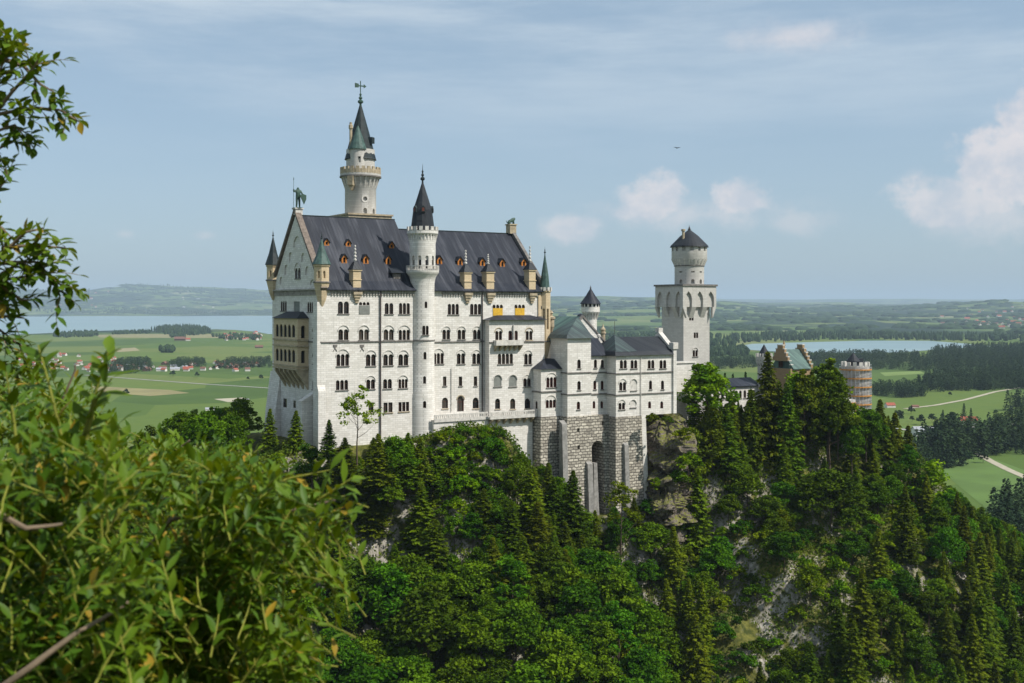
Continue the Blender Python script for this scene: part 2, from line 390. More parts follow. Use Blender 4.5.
def finial(mb, cu, cv, z0, z1, r=.16):
    h = z1 - z0
    mb.lathe(cu, cv, [(r*.9, z0-.1), (r*.7, z0+h*.12), (r*1.9, z0+h*.18), (r*1.9, z0+h*.26), (r*.6, z0+h*.34), (r*1.4, z0+h*.42), (r*.45, z0+h*.52), (r*.9, z0+h*.6), (r*.3, z0+h*.68), (r*.08, z1)], 8)

# ------------------------------------------------------------------ main palace
uA = 25.0; uE = U(545, 0); VD = 30.0
zE = Z(289, 1, 0); zR = Z(216, 4, 15); zRb = Z(234.5, U(528, 15), 15)
zB = 68.0
pal = thing('palace', 'tall white stone palace block with dark steep roof, orange dormers and west gable', 'palace', 0, 0, zB)
SF = south(0); WF = west(0)
wa = MB(); ca = MB()
wa.box(0, uA, 0, VD, zB, zE)
# --- south windows, west half
A_WIN = [
 (343.4, 301.4, 313.7, 11, 2, 0), (364.3, 302, 313.7, 10.5, 2, 3), (389, 303, 314, 8.5, 2, 0), (404.4, 303, 314, 10.8, 3, 0),
 (343.4, 326, 340, 10, 2, 1), (363.8, 326, 340, 10, 2, 1), (388.6, 326, 340, 10, 2, 1), (404.2, 326, 340, 11.2, 3, 1),
 (342.7, 350, 366, 12.4, 3, 1), (370.8, 351, 366, 9.8, 2, 1), (388.2, 351, 365.5, 9.8, 2, 1), (403.3, 351, 365.5, 9.8, 2, 1),
 (342, 380, 390, 12, 3, 0), (370.6, 376.5, 389, 8.6, 2, 1), (387.5, 379, 388.6, 8.6, 2, 0), (403, 376, 388.2, 9, 3, 1),
 (371, 402.5, 412.5, 5, 1, 2), (388, 402.5, 412.5, 9, 2, 2), (403.8, 402, 411.5, 10.6, 3, 2)]
for px, y0, y1, w, nl, st in A_WIN:
    if st == 3:
        winp(SF, 0, ca, pal, px, y0, y0+3.2, w, 3, hood=False, sill=False)
        mb = MB(); u = U(px); SF.bx(mb, u-1.3, u+1.3, .03, .12, Z(y1+.3, u, 0), Z(y0+3.4, u, 0)); part('window_board', mb, M['board'], pal)
    else:
        winp(SF, 0, ca, pal, px, y0, y1, w, nl, hood=(st == 1), arch=(st != 2), trim='ochsm' if st == 2 else 'limesm')
# --- west face windows
for px, y0, y1, w, nl in ((283.7, 301, 311, 5.8, 2), (296.7, 301.5, 311.5, 6, 1), (310.5, 302, 312, 6.2, 2)):
    if nl == 1: winw(WF, 0, ca, pal, px, y0, y1, w, 1, arch=False, hood=False, fill='board')
    else: winw(WF, 0, ca, pal, px, y0, y1, w, 3, hood=False)
for px, y0, y1, w in ((314.5, 328, 338, 3.0), (314.5, 353, 364, 3.0), (313.2, 380, 389.5, 1.8)):
    winw(WF, 0, ca, pal, px, y0, y1, w, 1, hood=(w > 2))
for px, y0, y1, w in ((275.5, 397, 405.5, 2.8), (285, 398.5, 407.5, 3.6), (294.5, 400.5, 408, 2.4), (278, 377, 383, 2)):
    winw(WF, 0, ca, pal, px, y0, y1, w, 1, arch=False, hood=False, sill=False)
winw(WF, 0, ca, pal, 302.5, 397, 413, 4, 1, hood=False, trim='ochsm')
walls('west_wall_block', wa, ca, M['lime'], pal)
# --- battered foot of the west wall, corner pilaster and buttresses
mb = MB()
mb.along_v([(-.02, zB), (-2.6, zB), (-1.3, Z(412, 0, 25)), (-.02, Z(372, 0, 25))], 24.5, 31.2)
part('battered_foot', mb, M['lime'], pal)
mb = MB(); zc = Z(391, 0, 1); mb.box(-.9, 0.0, .02, 2.4, zB, Z(302, 0, 1)); part('corner_pilaster', mb, M['lime'], pal)
mb = MB(); mb.along_u([(-.6, zB), (-.6, zc), (-.01, zc+1.4), (-.01, zB)], -.9, .9); part('buttress', mb, M['lime'], pal)
zc = Z(400, 0, 6); mb = MB(); mb.box(-3.0, -.01, 3.6, 5.6, zB, zc); mb.along_v([(-3.1, zc), (-.01, zc), (-.01, zc+1.8)], 3.5, 5.7); part('buttress', mb, M['lime'], pal)
# --- gable
zGa = zR + .5
gm = MB(); gc = MB(); gm.along_u([(.2, zE-.02), (VD-.2, zE-.02), (15, zGa-.5)], 0, .9)
Wg = west(0)
for px, y0, y1, w, nl in ((297.8, 263.5, 278.5, 5.6, 2),):
    winw(Wg, 0, gc, pal, px, y0, y1, w, 2)
for px, y0, y1, w in ((297, 236, 247, 6.2), (290.5, 252, 262, 2.8), (303, 253, 262, 3), (286.2, 264.5, 275, 2.8), (307.2, 266, 275, 3.2), (281.3, 276.5, 284.5, 2.8), (312.5, 279.5, 285.5, 4.5)):
    v = V(px, 0); ww = abs(V(px+w/2, 0)-V(px-w/2, 0)); Wg.ext(gc, arch_poly(v, ww*1.25, Z(y1, 0, v), Z(y0, 0, v)), .3, -.3)
walls('gable_wall', gm, gc, M['lime'], pal)
mb = MB(); sl = (zGa - zE) / 15.0
for s in (0, 1):
    f = (lambda v: v) if not s else (lambda v: VD - v)
    mb.along_u([(f(-.9), zE-.3), (f(15), zGa+.35), (f(15), zGa+1.1), (f(-1.3), zE+.25)], -.45, 1.0)
part('gable_coping', mb, M['coping'], pal)
mb = MB(); mb.box(-.3, 1.4, 14.1, 15.9, zGa-.4, zGa+.9); mb.box(-.5, 1.6, 13.9, 16.1, zGa+.9, zGa+1.2); part('gable_pedestal', mb, M['limesm'], pal)
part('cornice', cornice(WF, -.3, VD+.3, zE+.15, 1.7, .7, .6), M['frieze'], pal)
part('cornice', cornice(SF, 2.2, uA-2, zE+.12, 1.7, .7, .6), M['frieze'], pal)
zs = Z(341.6, 2, 0)
part('string_course', strip(SF, 0.1, uA-.6, zs-.28, zs), M['string'], pal)
part('string_course', strip(WF, 0, 9, zs-.28, zs), M['string'], pal)
mb = MB(); u = U(380); mb.tube([(u, -.3, zE-.3), (u, -.3, zB+3)], .17, 6); part('drainpipe', mb, M['pipe'], pal)
for px in (335, 362):
    mb = MB(); u = U(px); z = Z(348, u, 0); mb.box(u-.5, u+.5, -.12, .02, z+.3, z+.75); mb.tube([(u-.45, -.08, z-.7), (u+.3, -.08, z+.3)], .08, 5); mb.tube([(u+.45, -.08, z-.7), (u-.3, -.08, z+.3)], .08, 5)
    part('wall_anchor', mb, M['string'], pal)
# --- roofs
def roof_v(v, ztop): return zE + (ztop - zE) * min(v, VD - v) / 15.0
mb = MB(); mb.along_u([(-.85, zE-.28), (-.85, zE-.05), (1.4, zE+1.9), (15, zR), (VD-1.4, zE+1.9), (VD+.85, zE-.05), (VD+.85, zE-.28)], .95, uA+.4)
part('west_roof', mb, M['slate'], pal)
mb = MB(); mb.along_u([(-.85, zE-.30), (-.85, zE-.07), (1.4, zE+1.8), (15, zRb), (VD-1.4, zE+1.8), (VD+.85, zE-.07), (VD+.85, zE-.30)], uA+.42, uE-.6)
part('east_roof', mb, M['slate'], pal)
mb = MB(); mb.tube([(1, 15, zR+.03), (uA+.4, 15, zR+.03)], .16, 6); mb.tube([(uA+.42, 15, zRb+.03), (uE-.6, 15, zRb+.03)], .16, 6); part('ridge_cap', mb, M['coppd'], pal)
def on_roof(px, py, ztop):
    best = None
    for i in range(0, 300):
        v = i*.05; u = U(px, v); z = zE + (ztop-zE)*v/15; d = abs(Z(py, u, v)-z)
        if best is None or d < best[0]: best = (d, u, v, z)
    return best[1:]
def dormer(px, py, ztop, w=1.25, h=1.9, hood=False):
    u, v, z = on_roof(px, py, ztop)     # centre of its front
    sl = (ztop-zE)/15; z0 = z - h*.5; z1 = z + h*.14; vf = v - h*.5/sl; u = U(px, vf); bk = v + (h*.62)/sl
    mb = MB(); cm = MB(); vf += .02
    poly = [(u-w/2, z0), (u+w/2, z0), (u+w/2, z1), (u, z1+w*.62), (u-w/2, z1)]
    mb.along_v(poly, vf, vf+.4); b2 = MB(); b2.along_v([(a*.98+u*.02, b-.03) for a, b in poly], vf+.402, bk)
    fc = south(vf)
    fc.ext(cm, arch_poly(u, w*.42, z0+.3, z1+.1), .3, -.3)
    o = part('dormer', cut(mb, cm, ORG[pal.name]), M['orange'], pal); part('dormer_cheeks', b2, M['slatev'], o)
    p2 = MB(); fc.bx(p2, u-w*.2, u+w*.2, -.28, -.22, z0+.32, z1); part('pane', p2, M['slit'], o)
    rm = MB(); e = .22
    for s in (-1, 1):
        rm.along_v([(u, z1+w*.62+.03), (u+s*(w/2+e), z1-e*1.24+.03), (u+s*(w/2+e), z1-e*1.24+.15), (u, z1+w*.62+.17)], vf-.3, bk+.2)
    part('dormer_roof', rm, M['slatev'], o)
for px, py in ((344.4, 259.5), (366, 260), (388.5, 260.5)): dormer(px, py, zR, 1.3, 2.3)
for px, py in ((326.8, 243), (348.4, 244), (391.8, 246)): dormer(px, py, zR, 1.25, 1.5)
for px, py in ((439.7, 261), (460.3, 262), (482.6, 262.7), (502.5, 263.6), (524, 263)): dormer(px, py, zRb, 1.4, 2.2)
# big grey lucarne
u, v, z = on_roof(396, 277, zR); mb = MB(); mb.box(u-.9, u+.9, v-.6, v+2.2, z-1.2, z+.9); o = part('lucarne', mb, M['string'], pal)
mb = MB(); mb.frust(u-1.7, u+1.7, v-1.3, v+3, z+.9, u-1.1, u+1.1, v+1.6, v+3, z+2.2); part('lucarne_roof', mb, M['slatev'], o)
mb = MB(); mb.box(u-.5, u-.05, v-.66, v-.61, z-.6, z+.6); mb.box(u+.05, u+.5, v-.66, v-.61, z-.6, z+.6); part('pane', mb, M['dark'], o)
# chimney turrets at the eaves
def eave_chimney(px, ytop, y1, y0, big=False):
    u = U(px, .6); w = .95 if not big else 1.05
    z0 = zE + .2; zt = Z(y1, u, .6)
    mb = MB(); mb.box(u-w, u+w, -.35, 1.9, z0, zt); mb.box(u-w-.15, u+w+.15, -.5, 2.05, (z0+zt)/2-.1, (z0+zt)/2+.1)
    mb.box(u-w-.2, u+w+.2, -.55, 2.1, zt, zt+.3); o = part('chimney', mb, M['ochre'], pal)
    mb = MB(); mb.frust(u-w-.3, u+w+.3, -.65, 2.2, zt+.3, u-.35, u+.35, .3, 1.2, zt+2.1)
    part('chimney_hood', mb, M['slatev'], o)
    mb = MB(); zz = zt+2.0; zt2 = Z(ytop, u, .6); k = 5
    for i in range(k):
        a = zz + (zt2-zz)*i/k; b = zz + (zt2-zz)*(i+.45)/k; c = zz + (zt2-zz)*(i+1)/k; r = .42-.05*i
        mb.lathe(u, .75, [(r*.5, a), (r*.5, b), (r, b+.02), (r, c-.12), (r*.5, c)], 6)
    part('chimney_spire', mb, M['limesm'], o)
    mb = MB()
    for i in range(4): mb.box(u-w-.1+i*.22, u+w+.1-i*.22, -.95+i*.2, .02, zE-.6-i*.62-.6, zE-.6-i*.62)
    part('chimney_corbel', mb, M['ochsm'], o)
eave_chimney(355.4, 245, 271, 285); eave_chimney(466, 250, 273.5, 287); eave_chimney(488.4, 254, 273, 287, True); eave_chimney(530.3, 246, 271, 288)
# --- loggia on the west face
p = 2.6; v1 = V(308.6, 0); v2 = V(273.8, -p); zl0 = Z(371, -p, 10)
lg = MB(); lc = MB(); LW = west(-p); LS = south(v1)
ztop = Z(318.5, -p, v1+3)
lg.box(-p, .02, v1, v2, Z(369, -p, v1+5), ztop)
n = 5
for (y0, y1) in ((324.5, 337.5), (349.5, 362.5)):
    for i in range(n):
        a = v1 + 1.3 + (v2-v1-2.2)*(i+.5)/n; ww = (v2-v1-2.2)/n*.74
        LW.ext(lc, arch_poly(a, ww, Z(y1, -p, v1+3), Z(y0, -p, v1+3)), .3, -.3)
    LS.ext(lc, arch_poly(-p/2, .95, Z(y1+1, -p, v1), Z(y0+1, -p, v1)), .3, -.7)
lo = walls('loggia', lg, lc, M['ochre'], pal)
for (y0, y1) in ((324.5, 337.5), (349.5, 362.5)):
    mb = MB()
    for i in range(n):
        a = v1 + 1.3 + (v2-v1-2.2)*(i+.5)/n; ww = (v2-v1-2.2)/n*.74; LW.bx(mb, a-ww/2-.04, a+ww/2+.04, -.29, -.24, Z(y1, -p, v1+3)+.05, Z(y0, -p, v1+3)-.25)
    part('arcade_shade_panel', mb, M['slit'], lo)  # dark panels behind the arches paint the shade of the open arcade
    mb = MB(); LS.bx(mb, -p/2-.45, -p/2+.45, -.68, -.62, Z(y1+1, -p, v1)+.05, Z(y0+1, -p, v1)-.2); part('arcade_shade_panel', mb, M['slit'], lo)
mb = MB()
for yy in (340, 346, 366, 369): 
    z = Z(yy, -p, v1+3); mb.box(-p-.25, .03, v1-.25, v2+.25, z-.2, z+.15)
part('loggia_ledge', mb, M['ochsm'], lo)
mb = MB()
for (y0, y1) in ((324.5, 337.5), (349.5, 362.5)):
    for i in range(n+1):
        a = v1 + 1.3 + (v2-v1-2.2)*i/n; mb.lathe(-p+.15, a, [(.22, Z(y1, -p, v1+3)), (.16, Z(y1, -p, v1+3)+.3), (.16, Z(y0, -p, v1+3)-1.3), (.26, Z(y0, -p, v1+3)-.9)], 8)
part('loggia_column', mb, M['limesm'], lo)
mb = MB(); zt = ztop; mb.frust(-p-.45, .02, v1-.4, v2+.4, zt, -.4, .02, v1+3, v2-3, Z(311.5, 0, v1+6)); part('loggia_roof', mb, M['slatev'], lo)
mb = MB(); zl = Z(369, -p, v1+5); k = 6
for i in range(k):
    a = v1 + (v2-v1-1.2)*(i/(k-1.0))
    mb.along_v([(-.01, zl-4.6), (-.01, zl), (-p, zl), (-p, zl-.7), (-1.4, zl-2.4)], a, a+.75)
mb.along_v([(-.01, zl-3.6), (-.01, zl-.02), (-p+.5, zl-.02), (-p+.5, zl-.5)], v1+.1, v2-.1)
part('loggia_corbel', mb, M['ochsm'], lo)
# --- corner turrets
def corner_turret(cu, cv, r, yc, yb, yk, yend, conemat, bodymat, cren=False, n=8, slit=True, yapex_fin=None):
    zc = Z(yc, cu, cv); zb = Z(yb, cu, cv); zk = Z(yk, cu, cv); ze = Z(yend, cu, cv)
    mb = MB(); mb.lathe(cu, cv, [(.25, ze), (r*.55, ze+(zk-ze)*.35), (r*.85, zk-(zk-ze)*.2), (r, zk), (r*.93, zk+.25), (r*.93, zb-.5), (r*1.05, zb-.4), (r*1.05, zb)], n, math.pi/n)
    cm = MB()
    if slit:
        for ang in (-2.36, -1.57):
            f = radial(cu, cv, r*.92, ang); f.ext(cm, arch_poly(0, .55, zk+(zb-zk)*.25, zk+(zb-zk)*.65), .5, -.5)
    o = part('corner_turret', cut(mb, cm, ORG[pal.name]) if slit else mb, M[bodymat], pal)
    if slit:
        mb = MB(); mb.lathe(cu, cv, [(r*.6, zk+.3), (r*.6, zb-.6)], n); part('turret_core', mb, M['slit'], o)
    mb = MB(); mb.lathe(cu, cv, [(r*1.2 if not cren else r*.85, zb+.02), (r*.62, zb+(zc-zb)*.40), (.05, zc)], n, math.pi/n); part('turret_cone', mb, M[conemat], o)
    mb = MB(); finial(mb, cu, cv, zc-.3, zc+1.6, .14); part('finial', mb, M['coppd'], o)
    mb = MB(); mb.lathe(cu, cv, [(r*1.08, zk), (r*1.12, zk+.1), (r*1.08, zk+.35)], n, math.pi/n); part('turret_ring', mb, M['string'], o)
    if cren:
        mb = MB(); crenels(mb, cu, cv, r*1.15, zb-.1, zb+.8, 10, .3); part('battlement', mb, M['limesm'], o)
    return o
corner_turret(.3, .4, 1.75, 238.5, 264.5, 283, 309, 'coppg', 'ochre')
corner_turret(-.2, VD-1.0, 1.6, 236, 265, 281, 300, 'coppd', 'ochre')
corner_turret(uE+.1, .2, 1.5, 253, 290.5, 342, 362, 'coppg', 'ochre', True)
corner_turret(uE-.6, VD-.5, 1.4, 262, 290, 300, 312, 'coppd', 'ochre', False)

# --- east half of the south front
wb = MB(); cb = MB(); wb.box(uA, uE-.3, .03, VD, zB, zE-.03); SF2 = south(.03)
B_WIN = [
 (453.3, 303.8, 314.5, 11, 3, 0), (475.6, 303.8, 314.5, 11, 3, 0),
 (446.2, 327, 339.3, 7.6, 2, 1), (461.4, 327, 339.3, 7.6, 2, 1), (476.9, 327, 339.3, 7.6, 2, 1),
 (438.4, 349.5, 364, 10.4, 3, 1), (460.9, 350.5, 364, 8, 2, 1), (476.3, 350.5, 364, 8, 2, 1),
 (444.7, 376.5, 386, 3.4, 1, 4), (460.5, 376.5, 386, 3.4, 1, 4), (475.5, 376.5, 386, 3.4, 1, 4),
 (445, 397.5, 408.4, 6, 1, 5), (475.7, 397.5, 408.4, 6, 1, 5)]
for px, y0, y1, w, nl, st in B_WIN:
    winp(SF2, .03, cb, pal, px, y0, y1, w, nl, hood=(st == 1), arch=(st != 4), trim='ochsm' if st == 5 else 'limesm')
o = winp(SF2, .03, cb, pal, 460.5, 396, 411.5, 6.6, 1, hood=True, col='redw', sill=False, name='terrace_door', trim='ochsm')
for px in (497.7, 519.7):
    winp(SF2, .03, cb, pal, px, 304.6, 308.4, 10.4, 3, hood=False, sill=False)
    mb = MB(); u = U(px); SF2.bx(mb, u-1.35, u+1.35, .03, .14, Z(315.6, u, 0), Z(308.2, u, 0)); part('window_board', mb, M['yellow'], pal)
walls('east_wall_block', wb, cb, M['lime'], pal)
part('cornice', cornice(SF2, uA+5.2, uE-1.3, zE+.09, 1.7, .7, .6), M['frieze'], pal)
ub0 = U(489.2, -2.3)
zs2 = Z(340.8, 40, 0); part('string_course', strip(SF2, U(434), ub0-.02, zs2-.28, zs2), M['string'], pal)
for px in (451.2, 482):
    mb = MB(); u = U(px); top = zE-.4 if px > 480 else Z(368, u, 0); mb.tube([(u, -.2, top), (u, -.2, Z(411, u, 0))], .15 if px > 480 else .1, 6); part('drainpipe', mb, M['pipe'] if px > 480 else M['limesm'], pal)
# gable and lion pedestal at the east end
mb = MB()
for s in (0, 1):
    f = (lambda v: v) if not s else (lambda v: VD - v)
    mb.along_u([(f(-.9), zE-.3), (f(15), zRb+.3), (f(15), zRb+1.2), (f(-1.3), zE+.3)], uE-.6, uE+.3)
mb.along_u([(0, zE-.1), (VD, zE-.1), (15, zRb+.4)], uE-.5, uE+.2)
part('gable_coping', mb, M['string'], pal)
mb = MB(); mb.box(uE-1.4, uE+.5, 14, 16, zRb, zRb+2.2); mb.box(uE-1.6, uE+.7, 13.8, 16.2, zRb+2.2, zRb+2.5); part('gable_pedestal', mb, M['ochsm'], pal)
# ochre panel beside the south-east turret
mb = MB(); mb.box(U(538.5, -.3), uE-.4, -.3, 0.02, Z(341, uE, 0), zE-.9); o = part('sandstone_panel', mb, M['ochre'], pal)
u = U(541.7, -.3); mb = MB(); mb.box(u-.25, u+.25, -.36, -.31, Z(338, u, 0), Z(331, u, 0)); mb.box(u-.2, u+.2, -.36, -.31, Z(309, u, 0), Z(306, u, 0)); part('slit', mb, M['dark'], o)
mb = MB(); mb.box(U(538, -.3)-.1, uE+.2, -.5, 0.01, Z(317.5, u, 0), Z(316.2, u, 0)); part('ledge', mb, M['string'], o)
mb = MB(); mb.lathe(uE+2.2, .5, [(.1, Z(334, uE, 0)), (.75, Z(327, uE, 0)), (.75, Z(320, uE, 0)), (1.0, Z(319, uE, 0)), (1.0, Z(317, uE, 0)), (.35, Z(316, uE, 0)), (.35, Z(313.5, uE, 0)), (.6, Z(313, uE, 0)), (.1, Z(310.5, uE, 0))], 10); mb.box(uE, uE+2.2, .2, .8, Z(320, uE, 0), Z(318, uE, 0)); part('bracket_chimney', mb, M['ochsm'], pal)

# --- projecting bay on the east half
vb = -2.3; ub1 = uE-.5; BF = south(vb); bz0 = Z(470, ub0, vb); bzt = Z(320, ub0+5, vb)
bay = MB(); bc = MB(); bay.box(ub0, ub1-1.2, vb, .028, bz0, bzt)
for px, y0, y1, w, nl, hd, tr in ((498.6, 328.5, 340, 6.6, 2, 1, 'ochsm'), (529, 328.5, 340, 6.6, 2, 1, 'ochsm'), (528, 351, 364.5, 7.4, 2, 1, 'limesm'), (527, 375.5, 386.5, 7.4, 2, 1, 'limesm'),
    (497.6, 398.5, 409, 5, 1, 0, 'ochsm'), (512.7, 398.5, 409, 5, 1, 0, 'ochsm'), (527.5, 398.3, 408.5, 5.4, 1, 0, 'ochsm')):
    winp(BF, vb, bc, pal, px, y0, y1, w, nl, hood=bool(hd), trim=tr)
winp(BF, vb, bc, pal, 505.4, 353.5, 364, 15, 4, hood=False)
for px in (510.2, 516): winp(BF, vb, bc, pal, px, 330.5, 342, 3.6, 1, hood=False, sill=False, col='redw', name='balcony_door')
for px in (497.6, 512.7): winp(BF, vb, bc, pal, px, 375.3, 386.6, 7.8, 1, hood=True, fill='board', depth=.2)
bo = walls('projecting_bay', bay, bc, M['lime'], pal)
mb = MB(); mb.frust(ub0-.7, ub1-.6, vb-.9, .02, bzt+.01, ub0+3.4, ub1-4, -.4, .02, Z(315.2, ub0+7, 0)); part('bay_roof', mb, M['slate'], bo)
part('string_course', strip(BF, ub0, ub1-1.2, zs2-.5, zs2-.2), M['string'], bo)
ua, uc = U(493.2, vb), U(520.5, vb)
zf = Z(344.2, ua, vb); mb = MB(); mb.box(ua, uc, vb-1.5, vb-.01, zf-.3, zf); mb.box(ua, uc, vb-1.5, vb-1.35, zf, zf+.95); mb.box(ua, ua+.15, vb-1.34, vb-.01, zf, zf+.95); mb.box(uc-.15, uc, vb-1.34, vb-.01, zf, zf+.95)
bl = part('balcony', mb, M['limesm'], bo)
mb = MB()
for i in range(6):
    a = ua + .2 + (uc-ua-.8)*i/5; mb.along_u([(vb-.01, zf-.3), (vb-1.45, zf-.3), (vb-1.3, zf-.6), (vb-.01, zf-1.7)], a, a+.4)
part('balcony_corbel', mb, M['ochsm'], bl)
# canopy between balcony doors
mb = MB(); u = U(513, vb); mb.box(u-.14, u+.14, vb-.5, vb-.01, zf, Z(325, u, vb)); part('pilaster', mb, M['limesm'], bo)

# --- round stair tower
tcu = U(422.6, .6); tcv = .6; DT = D(tcu, tcv); q = DT/F
def zt_(y): return CZ-(y-HY)*q
st = thing('stair_tower', 'slender round white tower with dark pointed cone, standing in the middle of the palace front', 'tower', tcu, tcv, zB)
mb = MB(); cm = MB(); mb.lathe(tcu, tcv, [(12.4*q, zB), (12.4*q, zt_(392)), (11.8*q, zt_(390)), (11.8*q, zt_(300)), (11.9*q, zt_(284)), (12.6*q, zt_(280)), (13.4*q, zt_(277)), (15.2*q, zt_(274.5)), (16.4*q, zt_(272.5)), (16.4*q, zt_(270.5)), (13*q, zt_(270.4)), (13*q, zt_(244)), (13.6*q, zt_(241)), (13.6*q, zt_(236)), (15.6*q, zt_(234)), (15.6*q, zt_(231))], 32)
for px, y0, y1, w, nl in ((426, 301.5, 308, 2.6, 1), (425.6, 325.5, 334.6, 6, 2), (425, 351.5, 359, 2.8, 1), (424.6, 375.5, 383, 2.8, 1), (424.6, 400, 407, 3, 1)):
    th = -2.06 + math.asin((px-422.6)/11.8); f = radial(tcu, tcv, 11.8*q, th)
    window(f, cm, st, 0, zt_(y1), zt_(y0), w*q*1.05, nl, hood=False, depth=.5, sill=(nl == 2), name='window', trim='limesm')
for k in range(8):
    th = -2.06 + (k-3)*2*math.pi/11 + .35; f = radial(tcu, tcv, 13*q, th); f.ext(cm, arch_poly(0, 3.4*q, zt_(269), zt_(256)), .3, -.42); mb9 = MB(); f.ext(mb9, arch_poly(0, 1.9*q, zt_(269), zt_(260)), -.30, -.40); part('gallery_shade_panel', mb9, M['slit'], st)  # dark insets paint the shade in the middle of each gallery arch
walls('shaft', mb, cm, M['lime'], st, True)
mb = MB(); crenels(mb, tcu, tcv, 15.8*q, zt_(231), zt_(227), 16, .35); part('battlement', mb, M['limesm'], st)
mb = MB(); corbels(mb, tcu, tcv, 13.4*q, 15.2*q, zt_(241), zt_(234), 26); part('corbel_ring', mb, M['limesm'], st)
mb = MB()
for k in range(40):
    a = 2*math.pi*k/40; mb.lathe(tcu+16.1*q*math.cos(a), tcv+16.1*q*math.sin(a), [(.11, zt_(270.6)), (.11, zt_(266.6))], 5)
mb.lathe(tcu, tcv, [(15.7*q, zt_(266.6)), (16.6*q, zt_(266.6)), (16.6*q, zt_(265.8)), (15.7*q, zt_(265.8)), (15.7*q, zt_(266.6))], 32, cap=False); part('gallery_railing', mb, M['limesm'], st)
mb = MB(); cm = MB(); f = radial(tcu, tcv, 12*q, -1.62); mb2 = MB(); f.ext(mb2, [(-1.1, zt_(281)), (1.1, zt_(281)), (1.1, zt_(271)), (-1.1, zt_(271))], 1.0, -.5); f.ext(mb2, [(-1.0, zt_(281)), (-.6, zt_(287)), (.6, zt_(287)), (1.0, zt_(281))], .8, -.5)
f.ext(cm, arch_poly(0, 1.1, zt_(286), zt_(279)), 2, -.2); part('oriel', cut(mb2, cm, ORG[st.name]), M['ochre'], st)
mb = MB(); mb.lathe(tcu, tcv, [(12.0*q, zt_(230)), (9.4*q, zt_(210)), (.6*q, zt_(182))], 12); sc_ = part('cone_roof', mb, M['slatev'], st)
mb = MB(); finial(mb, tcu, tcv, zt_(183), zt_(164), .28); part('finial', mb, M['coppd'], st)
for th in (-2.0, -.45, -2.9, 1.3):
    f = radial(tcu, tcv, 8.6*q, th); mb = MB(); f.ext(mb, [(-.5, zt_(213)), (.5, zt_(213)), (.5, zt_(208.5)), (0, zt_(206)), (-.5, zt_(208.5))], .5, -.8); o = part('cone_dormer', mb, M['coppd'], sc_)
    mb = MB(); f.bx(mb, -.28, .28, .51, .56, zt_(212), zt_(208.5)); part('hatch', mb, M['redw'], o)
zc = zs; mb = MB(); mb.lathe(tcu, tcv, [(11.9*q, zc-.2), (12.5*q, zc-.2), (12.5*q, zc+.05), (11.9*q, zc+.05), (11.9*q, zc-.2)], 32, cap=False); part('string_ring', mb, M['string'], st)

# --- tall north tower behind the ridge
ncv = 26.0; ncu = U(360.5, ncv); q = D(ncu, ncv)/F
nt_ = thing('north_tower', 'tallest round white tower with weather vane, rising behind the palace ridge', 'tower', ncu, ncv, zB)
mb = MB(); cm = MB(); mb.lathe(ncu, ncv, [(15.6*q, zB), (15.6*q, zt_(220)), (15.5*q, zt_(189)), (15.9*q, zt_(188.5)), (17*q, zt_(181)), (19*q, zt_(178)), (20.2*q, zt_(176.8)), (20.2*q, zt_(174.5)), (19.4*q, zt_(174.4)), (19.4*q, zt_(173)), (14.2*q, zt_(172.9)), (14.2*q, zt_(150))], 36)
for ang, y in ((-2.05+.35, 198.5), (-2.05+.35, 212), (-1.0, 212)):
    f = radial(ncu, ncv, 15.4*q, ang); 
    if y < 200:
        f.ext(cm, [(.55*math.cos(t*math.pi/5), zt_(200)+.55*math.sin(t*math.pi/5)) for t in range(10)], .4, -.5)
        mb3 = MB(); f.ext(mb3, [(.95*math.cos(t*math.pi/8), zt_(200)+.95*math.sin(t*math.pi/8)) for t in range(16)], .07, -.1); cmm = MB(); f.ext(cmm, [(.56*math.cos(t*math.pi/5), zt_(200)+.56*math.sin(t*math.pi/5)) for t in range(10)], .4, -.5); part('round_window', cut(mb3, cmm, ORG[nt_.name]), M['limesm'], nt_)
    else: f.ext(cm, arch_poly(0, .95, zt_(y+3), zt_(y-3)), .4, -.6)
walls('shaft', mb, cm, M['grey'], nt_, True)
mb = MB(); mb.lathe(ncu, ncv, [(11*q, zt_(222)), (11*q, zt_(160))], 16); part('core', mb, M['dark'], nt_)
mb = MB(); crenels(mb, ncu, ncv, 20.3*q, zt_(174.6), zt_(168), 22, .4); mb.lathe(ncu, ncv, [(19*q, zt_(174.5)), (20.1*q, zt_(174.5)), (20.1*q, zt_(170.5)), (19*q, zt_(170.5)), (19*q, zt_(174.5))], 36, cap=False); part('battlement', mb, M['ochsm'], nt_)
mb = MB(); corbels(mb, ncu, ncv, 15.5*q, 19.6*q, zt_(189), zt_(177.5), 22); part('corbel_ring', mb, M['limesm'], nt_)
mb = MB(); mb.lathe(ncu, ncv, [(19.8*q, zt_(178)), (20.8*q, zt_(178)), (20.8*q, zt_(176.6)), (19.8*q, zt_(176.6)), (19.8*q, zt_(178))], 36, cap=False); part('string_ring', mb, M['string'], nt_)
mb = MB(); mb.lathe(ncu, ncv, [(16*q, zt_(160)), (15.4*q, zt_(158.5)), (8.6*q, zt_(132)), (1.0*q, zt_(105))], 16); sc_ = part('cone_roof', mb, M['coppd'], nt_)
mb = MB(); finial(mb, ncu, ncv, zt_(106), zt_(87), .38); mb.tube([(ncu, ncv, zt_(92)), (ncu, ncv, zt_(81))], .12, 6)
